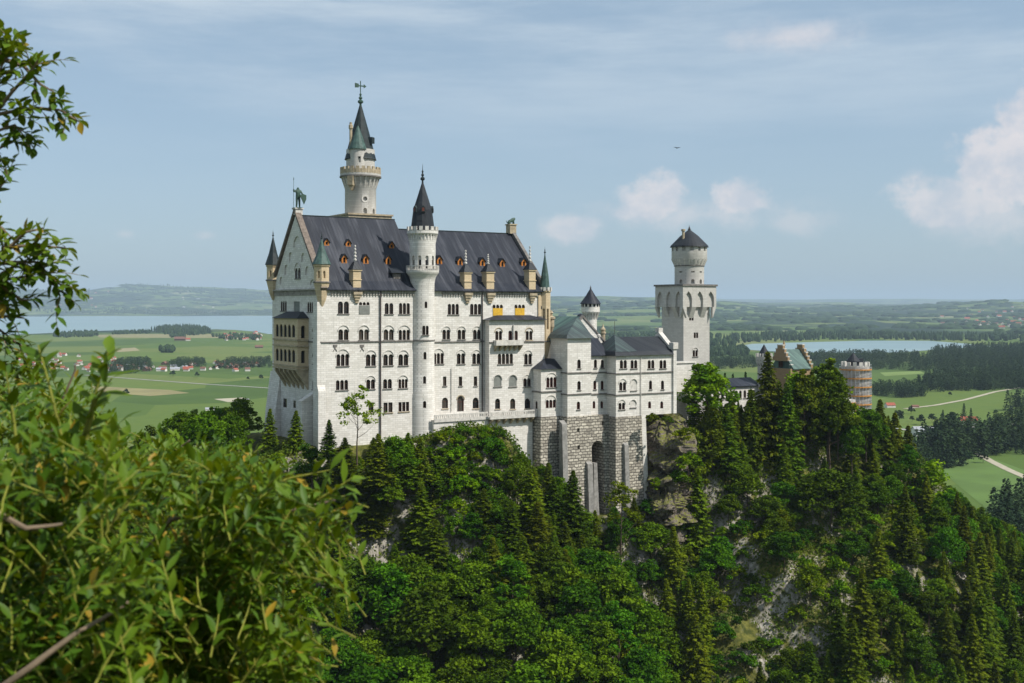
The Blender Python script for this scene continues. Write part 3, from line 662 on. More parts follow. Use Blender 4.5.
mb.box(ncu-1.5, ncu+1.2, ncv-.08, ncv+.08, zt_(86.5), zt_(85.3)); mb.along_v([(ncu+.9, zt_(88)), (ncu+1.6, zt_(86)), (ncu+.9, zt_(84))], ncv-.09, ncv+.09); mb.along_v([(ncu-1.5, zt_(88)), (ncu-.5, zt_(87.6)), (ncu-.5, zt_(84)), (ncu-1.5, zt_(83.4))], ncv-.09, ncv+.09); part('weather_vane', mb, M['bronze'], nt_)
f = radial(ncu, ncv, 11*q, -.9); mb = MB(); f.ext(mb, [(-.7, zt_(144)), (.7, zt_(144)), (.7, zt_(138)), (-.7, zt_(138))], .8, -.8); part('cone_dormer', mb, M['coppd'], sc_)
scu = ncu - 6.8*q*.95; scv = ncv - 6.5*q*1.2
mb = MB(); cm = MB(); mb.lathe(scu, scv, [(7.6*q, zt_(173)), (7.6*q, zt_(150))], 20); f = radial(scu, scv, 7.6*q, -2.1+.3); f.ext(cm, [(-.35, zt_(164.5)), (.35, zt_(164.5)), (.35, zt_(158.5)), (-.35, zt_(158.5))], .3, -.5)
to = walls('side_turret', mb, cm, M['grey'], nt_, True)
mb = MB(); mb.lathe(scu, scv, [(9.2*q, zt_(151)), (8.8*q, zt_(149.5)), (.6*q, zt_(127))], 14); part('turret_cone', mb, M['coppg'], to)
mb = MB(); finial(mb, scu, scv, zt_(128), zt_(121), .16); part('finial', mb, M['coppd'], to)
kcu = U(350.8, ncv-1); mb = MB(); mb.lathe(kcu, ncv-1, [(1.5*q, zt_(160)), (1.5*q, zt_(131)), (2.2*q, zt_(130)), (2.2*q, zt_(127)), (1.4*q, zt_(126)), (1.4*q, zt_(124))], 8); part('chimney', mb, M['ochsm'], nt_)
w_ = 5.8; mb = MB(); mb.box(ncu-w_, ncu+w_, ncv-w_, ncv+w_, zt_(240), zt_(217)); mb.box(ncu-w_-.3, ncu+w_+.3, ncv-w_-.3, ncv+w_+.3, zt_(217), zt_(215.4)); part('platform', mb, M['ochsm'], nt_)
f = radial(ncu, ncv, 16*q, -2.5); mb = MB(); f.ext(mb, [(-.7, zt_(187)), (.7, zt_(187)), (.8, zt_(178)), (-.8, zt_(178))], 1.4, -.3); f.ext(mb, [(-.7, zt_(187)), (0, zt_(192)), (.7, zt_(187))], 1.0, -.3); part('oriel', mb, M['ochsm'], nt_)

# --- terrace in front of the palace
te = thing('palace_terrace', 'long stone terrace with a parapet along the foot of the palace front', 'terrace', U(434, -3.6), -3.6, 70)
zt0 = Z(416, U(480, -3.6), -3.6); u0, u1, u2 = U(434.3, -3.6), U(488, -3.6), U(536.5, -4.4)
mb = MB(); mb.box(u0, u1, -3.6, -.02, zt0-.9, zt0-.4); mb.box(u1, u2, -4.6, vb-.02, zt0-.9, zt0-.4); part('terrace_slab', mb, M['limesm'], te)
mb = MB()
for a0, a1, vv in ((u0, u1, -3.6), (u1, u2, -4.6)):
    mb.box(a0, a1, vv, vv+.25, zt0+.55, zt0+.85); mb.box(a0, a1, vv, vv+.25, zt0-.398, zt0-.1)
    n = int((a1-a0)/.55)
    for i in range(n+1):
        a = a0 + (a1-a0-.2)*i/n; mb.box(a, a+.22 if i % 6 else a+.4, vv+.02, vv+.22, zt0-.1, zt0+.55)
part('parapet', mb, M['limesm'], te)
mb = MB(); mb.box(u0, u1, -3.3, -.03, 66, zt0-.9); mb.box(u1, u2-.3, -3.1, vb-.03, 64, zt0-.9); part('terrace_wall', mb, M['lime'], te)
mb = MB()
for i in range(7):
    a = u1 + .5 + (u2-u1-1.6)*i/6; mb.along_u([(-3.1, zt0-.9), (-4.5, zt0-.9), (-4.4, zt0-1.3), (-3.1, zt0-2.3)], a, a+.5)
part('terrace_corbel', mb, M['ochsm'], te)

# --- statues
def skin_figure(name, verts, edges, radii, mat, parent, rootv=0, sub=2):
    me = bpy.data.meshes.new(name); me.from_pydata(verts, edges, []); o = bpy.data.objects.new(name, me); COL.objects.link(o)
    md = o.modifiers.new('s', 'SKIN'); md.use_smooth_shade = True
    for i, r in enumerate(radii): me.skin_vertices[0].data[i].radius = (r, r)
    me.skin_vertices[0].data[rootv].use_root = True
    sb = o.modifiers.new('d', 'SUBSURF'); sb.levels = sub; sb.render_levels = sub
    dg = bpy.context.evaluated_depsgraph_get(); m2 = bpy.data.meshes.new_from_object(o.evaluated_get(dg)); bpy.data.objects.remove(o)
    m2.materials.clear(); m2.materials.append(mat); o = bpy.data.objects.new(name, m2); COL.objects.link(o); o.parent = parent; ORG[o.name] = (0, 0, 0); return o
zk = zGa + 1.2
kn = thing('knight_statue', 'green bronze knight statue with lance and shield on top of the west gable', 'statue', .6, 15, zk)
ORG[kn.name] = (0, 0, 0)
s = 2.7
kv = [(0,0,.95),(0,0,1.25),(0,0,1.5),(0,0,1.62),(0,0,1.78),(.11,0,.9),(.13,0,.5),(.14,-.02,.06),(.16,-.18,.04),(-.11,0,.9),(-.13,-.06,.5),(-.14,-.02,.06),(-.16,-.18,.04),(.24,0,1.46),(.36,-.12,1.2),(.3,-.3,1.05),(-.24,0,1.46),(-.42,-.1,1.35),(-.46,-.22,1.6)]
ke = [(0,1),(1,2),(2,3),(3,4),(0,5),(5,6),(6,7),(7,8),(0,9),(9,10),(10,11),(11,12),(2,13),(13,14),(14,15),(2,16),(16,17),(17,18)]
kr = [.17,.17,.18,.08,.13,.12,.09,.07,.05,.12,.09,.07,.05,.09,.07,.06,.09,.07,.06]
skin_figure('body', [(x*s, y*s, z*s) for x, y, z in kv], ke, [r*s for r in kr], M['bronze'], kn)
mb = MB(); mb.tube([(-.5*s, -.24*s, .02), (-.48*s, -.24*s, 2.45*s)], [.05, .04], 6); mb.lathe(-.48*s, -.24*s, [(.03, 2.35*s), (.12, 2.4*s), (.01, 2.62*s)], 6); part('lance', mb, M['bronze'], kn)
mb = MB(); mb.extr([(.0*s, 1.1*s), (.2*s, .75*s), (.42*s, .3*s), (.62*s, .75*s), (.62*s, 1.1*s), (.3*s, 1.2*s)], lambda a, b: (a, -.36*s, b), lambda a, b: (a, -.28*s, b)); part('shield', mb, M['bronze'], kn)
mb = MB(); mb.lathe(0, 0, [(.5*s, 0), (.45*s, .06)], 12); part('plinth', mb, M['bronze'], kn)
ln = thing('lion_statue', 'green bronze lion statue crouching on the east gable of the palace', 'statue', uE-.4, 15, zRb+2.5); ORG[ln.name] = (0, 0, 0)
lv = [(-.9,0,.55),(-.3,0,.75),(.4,0,1.05),(.8,0,1.45),(1.25,0,1.5),(-.8,.25,.3),(-.3,.28,.05),(-.8,-.25,.3),(-.3,-.28,.05),(.6,.22,.6),(.7,.22,.05),(.6,-.22,.6),(.7,-.22,.05),(-1.3,0,.3),(-1.5,.1,.9)]
le = [(0,1),(1,2),(2,3),(3,4),(0,5),(5,6),(0,7),(7,8),(2,9),(9,10),(2,11),(11,12),(0,13),(13,14)]
skin_figure('body', lv, le, [.38,.36,.45,.42,.2,.22,.12,.22,.12,.18,.12,.18,.12,.07,.09], M['bronze'], ln, 1)
mb = MB(); mb.box(-1.1, 1.1, -.5, .5, -.02, .1); part('plinth', mb, M['bronze'], ln)

# ------------------------------------------------------------------ lower buildings east of the palace
def bldg(name, label, cat, u, v): return thing(name, label, cat, u, v, 60)
# C0 small oriel house
v0 = -6.0; a0, a1 = U(541, v0), U(560.5, v0); zt = Z(369.5, a0, v0)
c0 = bldg('corner_house', 'small white house with low dark hipped roof wedged against the palace bay', 'building', a0, v0)
mb = MB(); cm = MB(); mb.box(a0, a1+1.2, v0, -1.5, Z(417, a0, v0), zt); f = south(v0)
winp(f, v0, cm, c0, 551.4, 373.5, 387.5, 10, 3, col='redw'); winp(f, v0, cm, c0, 550.8, 396, 408, 10, 3, col='redw', sill=False)
fw = west(a0); winw(fw, a0, cm, c0, 536.5, 401, 409, 2, 1, hood=False, sill=False)
walls('wall', mb, cm, M['lime'], c0)
for yy in (391.5,):
    z = Z(yy, a0, v0); mb = strip(f, a0-.1, a1+.5, z-.3, z); fw.bx(mb, v0+.01, -2, -.05, .22, z-.3, z); part('string_course', mb, M['string'], c0)
mb = MB(); mb.frust(a0-.5, a1+1.2, v0-.5, 0, zt, a0+3.2, a1+1.2, v0+3, 0, Z(359, a0+3, v0+3)); part('roof', mb, M['slate'], c0)
mb = MB(); mb.frust(a0-.6, a1+1.3, v0-.6, 0, 58, a0-.15, a1+1.2, v0-.15, 0, Z(417, a0, v0)); part('masonry_base', mb, M['rust'], c0)
# C1 square turret house
v1_ = -8.6; b0, b1 = U(567.5, v1_), U(591, v1_); zt = Z(338.5, b0, v1_)
c1 = bldg('stair_block', 'white square block with green-grey pyramid copper roof left of the long bower wing', 'building', b0, v1_)
mb = MB(); cm = MB(); mb.box(b0, b1, v1_, -1.4, Z(417, b0, v1_), zt); f = south(v1_)
for y0, y1 in ((359.5, 368.5), (381, 390)): winp(f, v1_, cm, c1, 579, y0, y1, 3.4, 1, hood=False)
winp(f, v1_, cm, c1, 578.4, 401.5, 409.5, 3.2, 1, hood=False, col='redw'); walls('wall', mb, cm, M['lime'], c1)
for yy in (372.5, 394): 
    z = Z(yy, b0, v1_); mb = strip(f, b0-.2, b1, z-.3, z); west(b0).bx(mb, v1_+.01, -3, -.05, .2, z-.3, z); part('string_course', mb, M['string'], c1)
cu_ = U(577, -4); mb = MB(); mb.frust(b0-.8, b1+.7, v1_-.8, 0, zt, b0-.1, b1, v1_, -.6, zt+.9); mb.frust(b0-.1, b1, v1_, -.6, zt+.9, cu_-.3, cu_+.3, -4.4, -3.8, Z(318, cu_, -4)); part('roof', mb, M['patina'], c1)
# knights' wing with the green roof and white gable behind
kv0 = .5; g0, g1 = U(562.5, kv0), U(602.5, kv0); gm_ = (g0+g1)/2; kz = Z(339, g1, kv0); kt = Z(316.5, U(583, kv0), kv0)
kw = bldg('knights_wing', 'wing with pale green copper roof and white gable behind the square block', 'building', gm_, kv0)
mb = MB(); cm = MB(); mb.box(g0, g1, kv0, 18, 66, kz); mb.along_v([(g0, kz-.01), (g1, kz-.01), (gm_, kt-.4)], kv0, kv0+.6)
fw = west(g0); winw(fw, g0, cm, kw, 557.6, 350, 359, 2.6, 1, hood=False); walls('wall', mb, cm, M['lime'], kw)
mb = MB(); mb.along_v([(g0-.9, kz-.5), (gm_, kt), (g1+.9, kz-.5), (g1+.9, kz-.9), (gm_, kt-.5), (g0-.9, kz-.9)], kv0+.65, 19); part('roof', mb, M['copper'], kw)
mb = MB(); mb.along_v([(g0-1, kz-.6), (gm_, kt+.3), (g1+1, kz-.6), (g1+1, kz-1.1), (gm_, kt-.3), (g0-1, kz-1.1)], kv0-.25, kv0+.64); part('gable_coping', mb, M['string'], kw)
z = Z(343, g0, 6); part('cornice', cornice(fw, kv0, 12, kz-.4, .9, .7, .4), M['limesm'], kw)
# low bower wing: C2 and C3
v2_ = -7.8; d0, d1 = b1+.02, U(608.6, v2_); v3 = -11.8; e0, e1 = U(616, v3), U(674.7, v3)
bw = bldg('bower_wing', 'long white three-storey bower wing with dark hipped roof beside the square tower', 'building', e0, v3)
zt = Z(354.8, d0, v2_); mb = MB(); cm = MB(); mb.box(d0, e0+2, v2_, 0, Z(417, d0, v2_), zt); f = south(v2_)
for px in (595.4, 602.4): winp(f, v2_, cm, bw, px, 359.5, 368, 3, 1, hood=False)
for px in (594.8, 602.2): winp(f, v2_, cm, bw, px, 380.5, 389.5, 2.8, 1, hood=False, col='redw')
for px in (594, 601.8): winp(f, v2_, cm, bw, px, 401, 408.5, 2.6, 1, hood=False, col='redw', sill=False)
walls('wall', mb, cm, M['lime'], bw)
for yy in (372.3, 393.8): z = Z(yy, d0, v2_); part('string_course', strip(f, d0, d1+1.8, z-.3, z), M['string'], bw)
zt3 = Z(356, e0, v3); mb = MB(); cm = MB(); zb3 = Z(417, e0, v3); mb.box(e0, e1, v3, 0, zb3, zt3); f = south(v3); es = U(640.4, v3)
for px, w in ((623.3, 7), (633.9, 6.6), (651, 6.6), (662.9, 6.6)): winp(f, v3, cm, bw, px, 360, 368.5, w, 2, hood=False)
winp(f, v3, cm, bw, 622.6, 379.5, 390.5, 6.8, 2, col='brownw'); winp(f, v3, cm, bw, 621.7, 400.3, 409.6, 6.4, 2)
for px, y0, y1 in ((633.6, 379.5, 390.5), (633, 400.3, 407.5)):
    winp(f, v3, cm, bw, px, y0, y1, 6, 1, hood=True, fill='limesm', depth=.15, name='blind_arch')
for px in (650.5, 662.5): winp(f, v3, cm, bw, px, 380.5, 389.5, 3, 1, hood=False)
for px in (649.6, 661.7): winp(f, v3, cm, bw, px, 401.3, 408.5, 2.8, 1, hood=False, col='redw', sill=False)
walls('front_block', mb, cm, M['lime'], bw)
for yy in (373.2, 394.6):
    z = Z(yy, e0, v3); mb = strip(f, e0-.2, e1, z-.3, z); west(e0).bx(mb, v3+.01, v2_, -.05, .2, z-.3, z); part('string_course', mb, M['string'], bw)
mb = MB(); mb.tube([(es, v3-.2, zt3-.3), (es, v3-.2, zb3)], .1, 5); part('drainpipe', mb, M['limesm'], bw)
mb = MB(); mb.tube([(d1, v2_-.2, zt-.3), (d1, v2_-.2, zb3-6)], .2, 5); part('drainpipe', mb, M['pipe'], bw)
rz = Z(337, U(630, -3), -3)
mb = MB(); mb.along_u([(v2_-.6, zt-.15), (-3, rz-.1), (0, zt+1.5), (0, zt-.3), (v2_-.6, zt-.35)], d0, e0+.8); part('roof', mb, M['slate'], bw)
mb = MB(); mb.frust(e0-.7, e1-.8, v3-.7, .2, zt3, e0-.1, e1-.8, v3+.2, .1, zt3+1.0); mb.frust(e0-.1, e1-.8, v3+.2, .1, zt3+1.0, e0+4, e1-.9, -6.5, -5.5, rz+.15); part('front_roof', mb, M['slatev'], bw)
up = U(627, v3); mb = MB(); mb.frust(up-3.4, up+3.4, v3+.1, -4, zt3+1.0, up-.2, up+.2, v3+4.8, v3+5.2, rz+.7); part('hip_roof', mb, M['patina'], bw)
mb = MB(); mb.tube([(up, v3+5, rz+1), (up, v3+5, rz+4.2)], .05, 4); part('lightning_rod', mb, M['pipe'], bw)
gz = Z(336, e1, -6); mb = MB()
mb.along_u([(v3-.5, zb3+.02), (v3-.5, zt3+1.4), (v3+.9, zt3+1.4), (-6, gz+.9), (-.6, zt3+1.4), (.3, zt3+1.4), (.3, zb3+.02)], e1-.8, e1+.2); part('gable', mb, M['lime'], bw)
mb = MB(); mb.along_u([(v3+.9, zt3+1.45), (-6, gz+.95), (-6, gz+1.5), (v3+.6, zt3+1.9)], e1-1, e1+.35); mb.box(e1-1, e1+.4, -6.7, -5.3, gz+1, gz+2.1); mb.box(e1-1.1, e1+.5, v3-.8, v3+.9, zt3+1.4, zt3+3); part('gable_coping', mb, M['limesm'], bw)
mb = MB(); mb.lathe(U(600, -3), -2.5, [(.35, rz-2), (.35, rz+.2), (.5, rz+.2), (.5, rz+.6), (.1, rz+.9)], 8); part('roof_vent', mb, M['limesm'], bw)
# onion chimney behind
ocu = U(603, 2); q = D(ocu, 2)/F; mb = MB(); mb.lathe(ocu, 2, [(2.2*q, zt_(350)), (2.2*q, zt_(334)), (3*q, zt_(333.5)), (3*q, zt_(332)), (2*q, zt_(331.8)), (2.8*q, zt_(329.5)), (1*q, zt_(327)), (.3*q, zt_(324))], 10); part('chimney', mb, M['ochsm'], kw)
ocu = U(580.5, 4); mb = MB(); mb.lathe(ocu, 4, [(4*q, zt_(322)), (4.2*q, zt_(317)), (2.5*q, zt_(314.5)), (.4*q, zt_(313.6))], 10); part('vent_hood', mb, M['slate'], kw)
# masonry bases of the wings, with the tall arch between them
bm_ = thing('masonry_substructure', 'tall rusticated masonry base with a deep arched recess under the bower wing', 'retaining wall', e0, v3, 52)
zb = Z(416.8, b0, v1_); mb = MB(); cm = MB()
mb.frust(b0-1.3, d1+1.8, v1_-1.3, 0, 50, b0-.25, d1+1.5, v1_-.25, 0, zb)
f = south(v1_-.6); au = U(598, v1_-.6); aw = U(604, v1_-.6)-U(592, v1_-.6)
f.ext(cm, arch_poly(au, aw, 51, Z(440.5, au, v1_), True, 10), 3, -6.5)
for px, py in ((577.6, 430), (577.6, 447), (602, 423)): uu = U(px, v1_); f.bx(cm, uu-.35, uu+.35, -1.2, 2, Z(py+2, uu, v1_), Z(py-2, uu, v1_))
walls('west_base', mb, cm, M['rust'], bm_)
mb = MB(); f.bx(mb, au-aw/2-.1, au+aw/2+.1, -4.6, -4.5, 51.2, Z(441.5, au, v1_)); part('recess_shade_panel', mb, M['slit'], bm_)  # near-black sheet painting the deep shade within the arch
mb = MB(); mb.frust(e0-1.0, U(641, v3)+.5, v3-1.2, 0, 50, e0-.25, U(641, v3), v3-.25, 0, zb3-.02); part('east_base', mb, M['rust'], bm_)
mb = MB(); mb.frust(U(641, v3)+.51, U(646, v3)+.7, v3-.9, 0, 50, U(641, v3)+.01, U(645.5, v3), v3-.1, 0, zb3-.03); part('smooth_pier', mb, M['lime'], bm_)
for px, y0, vv, w in ((564, 424, v1_-.6, 5), (589.6, 464, v1_-1.2, 5), (626, 445, v3-1.0, 4)):
    uu = U(px, vv); ww = (U(px+w/2, vv)-U(px-w/2, vv))/2; z = Z(y0, uu, vv); mb = MB(); mb.along_u([(vv-1.5, 50), (vv-.25, z), (vv+1, z+.8), (vv+1, 50)], uu-ww, uu+ww); part('buttress', mb, M['rustsm'], bm_)
mb = MB(); mb.frust(au-1.3, au+.6, v1_-1, v1_+3, 50, au-.8, au+.2, v1_, v1_+2.5, Z(463, au, v1_)); part('inner_pier', mb, M['rustsm'], bm_)

# small round tower behind the wing
sv = 18.; su = U(590.6, sv); q = D(su, sv)/F
sr = thing('small_round_tower', 'small round white tower with dark conical roof, behind the green roof', 'tower', su, sv, 70)
mb = MB(); mb.lathe(su, sv, [(6.2*q, 70), (6.2*q, zt_(321)), (6.4*q, zt_(315)), (9.2*q, zt_(312)), (9.2*q, zt_(303))], 28); part('shaft', mb, M['lime'], sr, True)
mb = MB(); corbels(mb, su, sv, 6.2*q, 9.3*q, zt_(319.5), zt_(311.5), 16); part('corbel_ring', mb, M['limesm'], sr)
mb = MB()
for k in range(14):
    a = 2*math.pi*k/14; f = radial(su, sv, 9.15*q, a); mb = MB(); f.bx(mb, -.28, .28, .0, .06, zt_(306.8), zt_(304)); part('opening_shade_panel', mb, M['slit'], sr)  # dark patches on the solid wall, painted as shaded openings
mb = MB(); mb.lathe(su, sv, [(10.6*q, zt_(304)), (10.2*q, zt_(303)), (4.4*q, zt_(295)), (.5*q, zt_(288.5))], 24); part('cone_roof', mb, M['slate'], sr)
mb = MB(); finial(mb, su, sv, zt_(289), zt_(285), .15); part('finial', mb, M['pipe'], sr)

# tall square tower
tv = 2.0; t0, t1 = U(683.5, tv), U(709.5, tv); tw = t1 - t0; tb = tv + tw*.97; q = D(t0, tv)/F
sq = thing('square_tower', 'tall grey-white square tower with blind arcade and round capped turret on top', 'tower', t0, tv, 70)
mb = MB(); cm = MB(); mb.box(t0, t1, tv, tb, 68, zt_(291)); f = south(tv); fw = west(t0)
for px, y0, y1, w, nl in ((691.4, 315, 320.5, 4.4, 2), (696, 332.5, 338, 4.4, 2)): winp(f, tv, cm, sq, px, y0, y1, w, nl, hood=False, arch=False, sill=False)
winp(f, tv, cm, sq, 695.2, 348, 356.5, 5, 2)
winw(fw, t0, cm, sq, 674, 345, 350, 1.6, 1, hood=False, sill=False, arch=False)
walls('shaft', mb, cm, M['grey'], sq)
pr = 1.3; mb = MB(); cm = MB(); mb.box(t0-pr, t1+pr, tv-pr, tb+pr, zt_(307), zt_(286)); cw = tw + 2*pr
for i in range(3):
    c = t0 - pr + cw*(i+.5)/3 ; hh = cw/3*.62
    for fn in (0, 1, 2, 3):
        pts = [(-hh/2, 0), (hh/2, 0), (hh/2, 2.9), (hh*.36, 4.0), (0, 5.0), (-hh*.36, 4.0), (-hh/2, 2.9)]
        z0 = zt_(309.5)
        if fn == 0: south(tv-pr).ext(cm, [(c+a, z0+b) for a, b in pts], .5, -.62)
        elif fn == 1: west(t0-pr).ext(cm, [(tv-pr+cw*.97*(i+.5)/3+a, z0+b) for a, b in pts], .5, -.62)
        elif fn == 2: Face(0, tb+pr, (1, 0), (0, 1)).ext(cm, [(c+a, z0+b) for a, b in pts], .5, -.62)
        else: Face(t1+pr, 0, (0, 1), (1, 0)).ext(cm, [(tv-pr+cw*.97*(i+.5)/3+a, z0+b) for a, b in pts], .5, -.62)
walls('machicolation', mb, cm, M['grey'], sq)
mb = MB()      # brackets tapering into the shaft under the arcade piers
for i in range(4):
    c = t0 - pr + cw*i/3; hw = cw/3*.19
    for (lo_, hi_) in ((c-hw, c+hw),):
        lo2, hi2 = max(lo_, t0-pr), min(hi_, t1+pr)
        mb.along_u([(tv+.02, zt_(318)), (tv+.02, zt_(307.02)), (tv-pr, zt_(307.02))], lo2, hi2)
        vv0, vv1 = lo2 - t0 + tv, hi2 - t0 + tv
        mb.along_v([(t0+.02, zt_(318)), (t0+.02, zt_(307.02)), (t0-pr, zt_(307.02))], vv0, vv1)
        mb.along_v([(t1-.02, zt_(318)), (t1-.02, zt_(307.02)), (t1+pr, zt_(307.02))], vv0, vv1)
part('bracket', mb, M['grey'], sq)
mb = MB(); mb.box(t0-pr-.3, t1+pr+.3, tv-pr-.3, tb+pr+.3, zt_(286), zt_(284.2)); part('cornice', mb, M['string'], sq)
cu2, cv2 = U(689.3, (tv+tb)/2), (tv+tb)/2; q = D(cu2, cv2)/F
mb = MB(); cm = MB(); mb.lathe(cu2, cv2, [(14.6*q, zt_(286)), (14.6*q, zt_(267)), (15*q, zt_(265)), (17.6*q, zt_(260)), (17.6*q, zt_(246.5))], 36)
for th in (-2.25+.2, -1.55+.15, -.8, -2.9):
    f = radial(cu2, cv2, 14.4*q, th); f.ext(cm, arch_poly(0, 1.0, zt_(284), zt_(279.5)), .4, -.7); f.bx(cm, -.5, .5, -.4, .4, zt_(273), zt_(271.5))
for k in range(14):
    f = radial(cu2, cv2, 17.6*q, 2*math.pi*k/14+.1); f.bx(cm, -.45, .45, -.5, .4, zt_(251.5), zt_(247))
walls('round_head', mb, cm, M['grey'], sq, True)
mb = MB(); corbels(mb, cu2, cv2, 14.8*q, 18*q, zt_(266), zt_(259.5), 22); part('corbel_ring', mb, M['limesm'], sq)
mb = MB(); mb.lathe(cu2, cv2, [(14.7*q, zt_(266.5)), (15.6*q, zt_(266)), (14.7*q, zt_(265.3)), (14.7*q, zt_(266.5))], 32, cap=False); part('string_ring', mb, M['string'], sq)
mb = MB(); mb.lathe(cu2, cv2, [(19.2*q, zt_(247.4)), (18.6*q, zt_(245.8)), (9*q, zt_(236)), (.6*q, zt_(229.5))], 30); cr_ = part('cone_roof', mb, M['slatev'], sq)
mb = MB(); finial(mb, cu2, cv2, zt_(230.5), zt_(225), .25); part('finial', mb, M['pipe'], sq)
ku = U(683.3, cv2-1); mb = MB(); mb.lathe(ku, cv2-1, [(1.3*q, zt_(243)), (1.3*q, zt_(232)), (2.1*q, zt_(231.6)), (2.1*q, zt_(229.8)), (1.2*q, zt_(229.6))], 8); part('chimney', mb, M['ochsm'], sq)
# wall between bower wing and square tower, and the long connecting wing behind the trees
w0 = thing('link_wall', 'white stone wall joining the bower wing to the square tower', 'wall', e1, -3, 70)
mb = MB(); mb.box(e1+.22, t0+1, -1.5, 1.5, 66, Z(364, e1+3, -1.5)); mb.box(e1+.22, t0+1.2, -1.8, 1.8, Z(364, e1+3, -1.5), Z(362.6, e1+3, -1.5)); part('wall', mb, M['lime'], w0)
h0, h1 = t1 + 2.4, U(760, 4); cn = thing('connecting_wing', 'low white wing with long dark roof behind the trees between square tower and gatehouse', 'building', h0, 4, 70)
ez = Z(385.5, h1-8, 4); mb = MB(); cm = MB(); mb.box(h0, h1, 4, 12, 66, ez); f = south(4)
for i in range(9):
    uu = h0 + 2.5 + i*(h1-h0-5)/8; window(f, cm, cn, uu, ez-3.6, ez-1.4, 1.0, 1, hood=False)
walls('wall', mb, cm, M['lime'], cn)
mb = MB(); mb.along_u([(3.4, ez-.1), (8, ez+1.9), (12.6, ez-.1), (12.6, ez-.3), (3.4, ez-.3)], h0, h1); part('roof', mb, M['slate'], cn)

# gatehouse: brick block with stepped gables, little turret, round towers
gv = 0.; k0 = U(790.5, gv); k1 = U(812, gv); gw = 8.2; gq = D(k0, gv)/F
gh = thing('gatehouse', 'brown brick gatehouse with stepped gables and pale green roof rising above the trees', 'gatehouse', k0, gv, 70)
ez = CZ-(369-HY)*gq; rz_ = CZ-(350-HY)*gq
mb = MB(); cm = MB(); mb.box(k0, k1, gv, gv+gw, 66, ez)
fw = west(k0); window(fw, cm, gh, gv+gw*.5, ez+.3, ez+2.2, 1.3, 2, hood=False, sill=False); fs = south(gv)
for i in range(4): window(fs, cm, gh, k0+1.5+i*(k1-k0-3)/3, ez-4, ez-1.8, 1.1, 1, hood=False)
cmw = cm
def stepped(mb, u0, u1):
    n = 6
    for i in range(n):
        a = gw/2*i/n*.94; mb.box(u0, u1, gv-.2+a, gv+gw+.2-a, ez-.01+(rz_-ez+1.2)*i/n, ez+(rz_-ez+1.2)*(i+1)/n)
g1_ = MB(); stepped(g1_, k0, k0+.8)
walls('wall', mb, MB(), M['brick'], gh); part('stepped_gable', cut(g1_, cm, ORG[gh.name]), M['brick'], gh)
g2 = MB(); stepped(g2, k1-.7, k1+.15); part('stepped_gable', g2, M['brick'], gh)
cp = MB(); n = 6
for u0_, u1_ in ((k0-.1, k0+.9), (k1-.8, k1+.25)):
    for i in range(n):
        a = gw/2*i/n*.94; b = gw/2*(i+1)/n*.94; z = ez+(rz_-ez+1.2)*(i+1)/n
        if i == n-1: cp.box(u0_, u1_, gv-.25+a, gv+gw+.25-a, z, z+.25)
        else: cp.box(u0_, u1_, gv-.25+a, gv-.2+b, z, z+.25); cp.box(u0_, u1_, gv+gw+.2-b, gv+gw+.25-a, z, z+.25)
part('gable_coping', cp, M['limesm'], gh)
mb = MB(); mb.along_u([(gv-.4, ez), (gv+gw/2, rz_), (gv+gw+.4, ez), (gv+gw+.4, ez-.2), (gv-.4, ez-.2)], k0+.82, k1-.72); part('roof', mb, M['copper'], gh)
mb = MB(); mb.lathe(k0+1.6, gv+gw/2, [(.3, rz_-.5), (.3, rz_+1), (.5, rz_+1.1), (.1, rz_+2.6)], 6); part('chimney', mb, M['brick'], gh)
rv = 3.; ru = U(764, rv); q = D(ru, rv)/F
gt = thing('gate_turret', 'round turret with battlements and dark cone left of the brick stepped gable', 'tower', ru, rv, 70)
mb = MB(); mb.lathe(ru, rv, [(6.4*q, 66), (6.4*q, zt_(366)), (8.2*q, zt_(361)), (8.2*q, zt_(356.5))], 24); part('shaft', mb, M['grey'], gt, True)
mb = MB(); crenels(mb, ru, rv, 8.3*q, zt_(356.6), zt_(353.4), 14, .35); part('battlement', mb, M['limesm'], gt)
mb = MB(); corbels(mb, ru, rv, 6.4*q, 8.3*q, zt_(366), zt_(360), 16); part('corbel_ring', mb, M['string'], gt)
mb = MB(); mb.lathe(ru, rv, [(5.6*q, zt_(357)), (5.4*q, zt_(354)), (.3*q, zt_(344.5))], 14); part('cone_roof', mb, M['slatev'], gt)
# scaffolded round tower
zv = 1.; zu = U(855.4, zv); q = D(zu, zv)/F
gs = thing('gate_tower', 'round stone tower inside scaffolding with small dark cone on top', 'tower', zu, zv, 66)
mb = MB(); cm = MB(); mb.lathe(zu, zv, [(13*q, 64), (13*q, zt_(372)), (13.6*q, zt_(369)), (13.6*q, zt_(366))], 30)
for k in range(5):
    for j, y in enumerate((376, 392, 408)):
        f = radial(zu, zv, 13*q, -2.6+k*.55+j*.2); f.ext(cm, arch_poly(0, .9, zt_(y+4), zt_(y-3)), .4, -.6)
walls('shaft', mb, cm, M['grey'], gs, True)
mb = MB(); crenels(mb, zu, zv, 13.8*q, zt_(366), zt_(361.8), 14, .4); part('battlement', mb, M['limesm'], gs)
mb = MB(); mb.lathe(zu-1, zv, [(5*q, zt_(367)), (5*q, zt_(361.5)), (7*q, zt_(361.5)), (6.6*q, zt_(360.5)), (.5*q, zt_(353))], 14); mb.box(zu+.2, zu+2.2, zv-1.2, zv+1.2, zt_(366), zt_(358.4)); part('cone_roof', mb, M['slatev'], gs)
sf = thing('scaffolding', 'tube scaffolding with orange plank decks around the round gate tower', 'scaffolding', zu, zv, 66)
mb = MB(); rs = 15.6*q; ri = 14.2*q; n = 26; ztop = zt_(366.5); zbt = zt_(440)
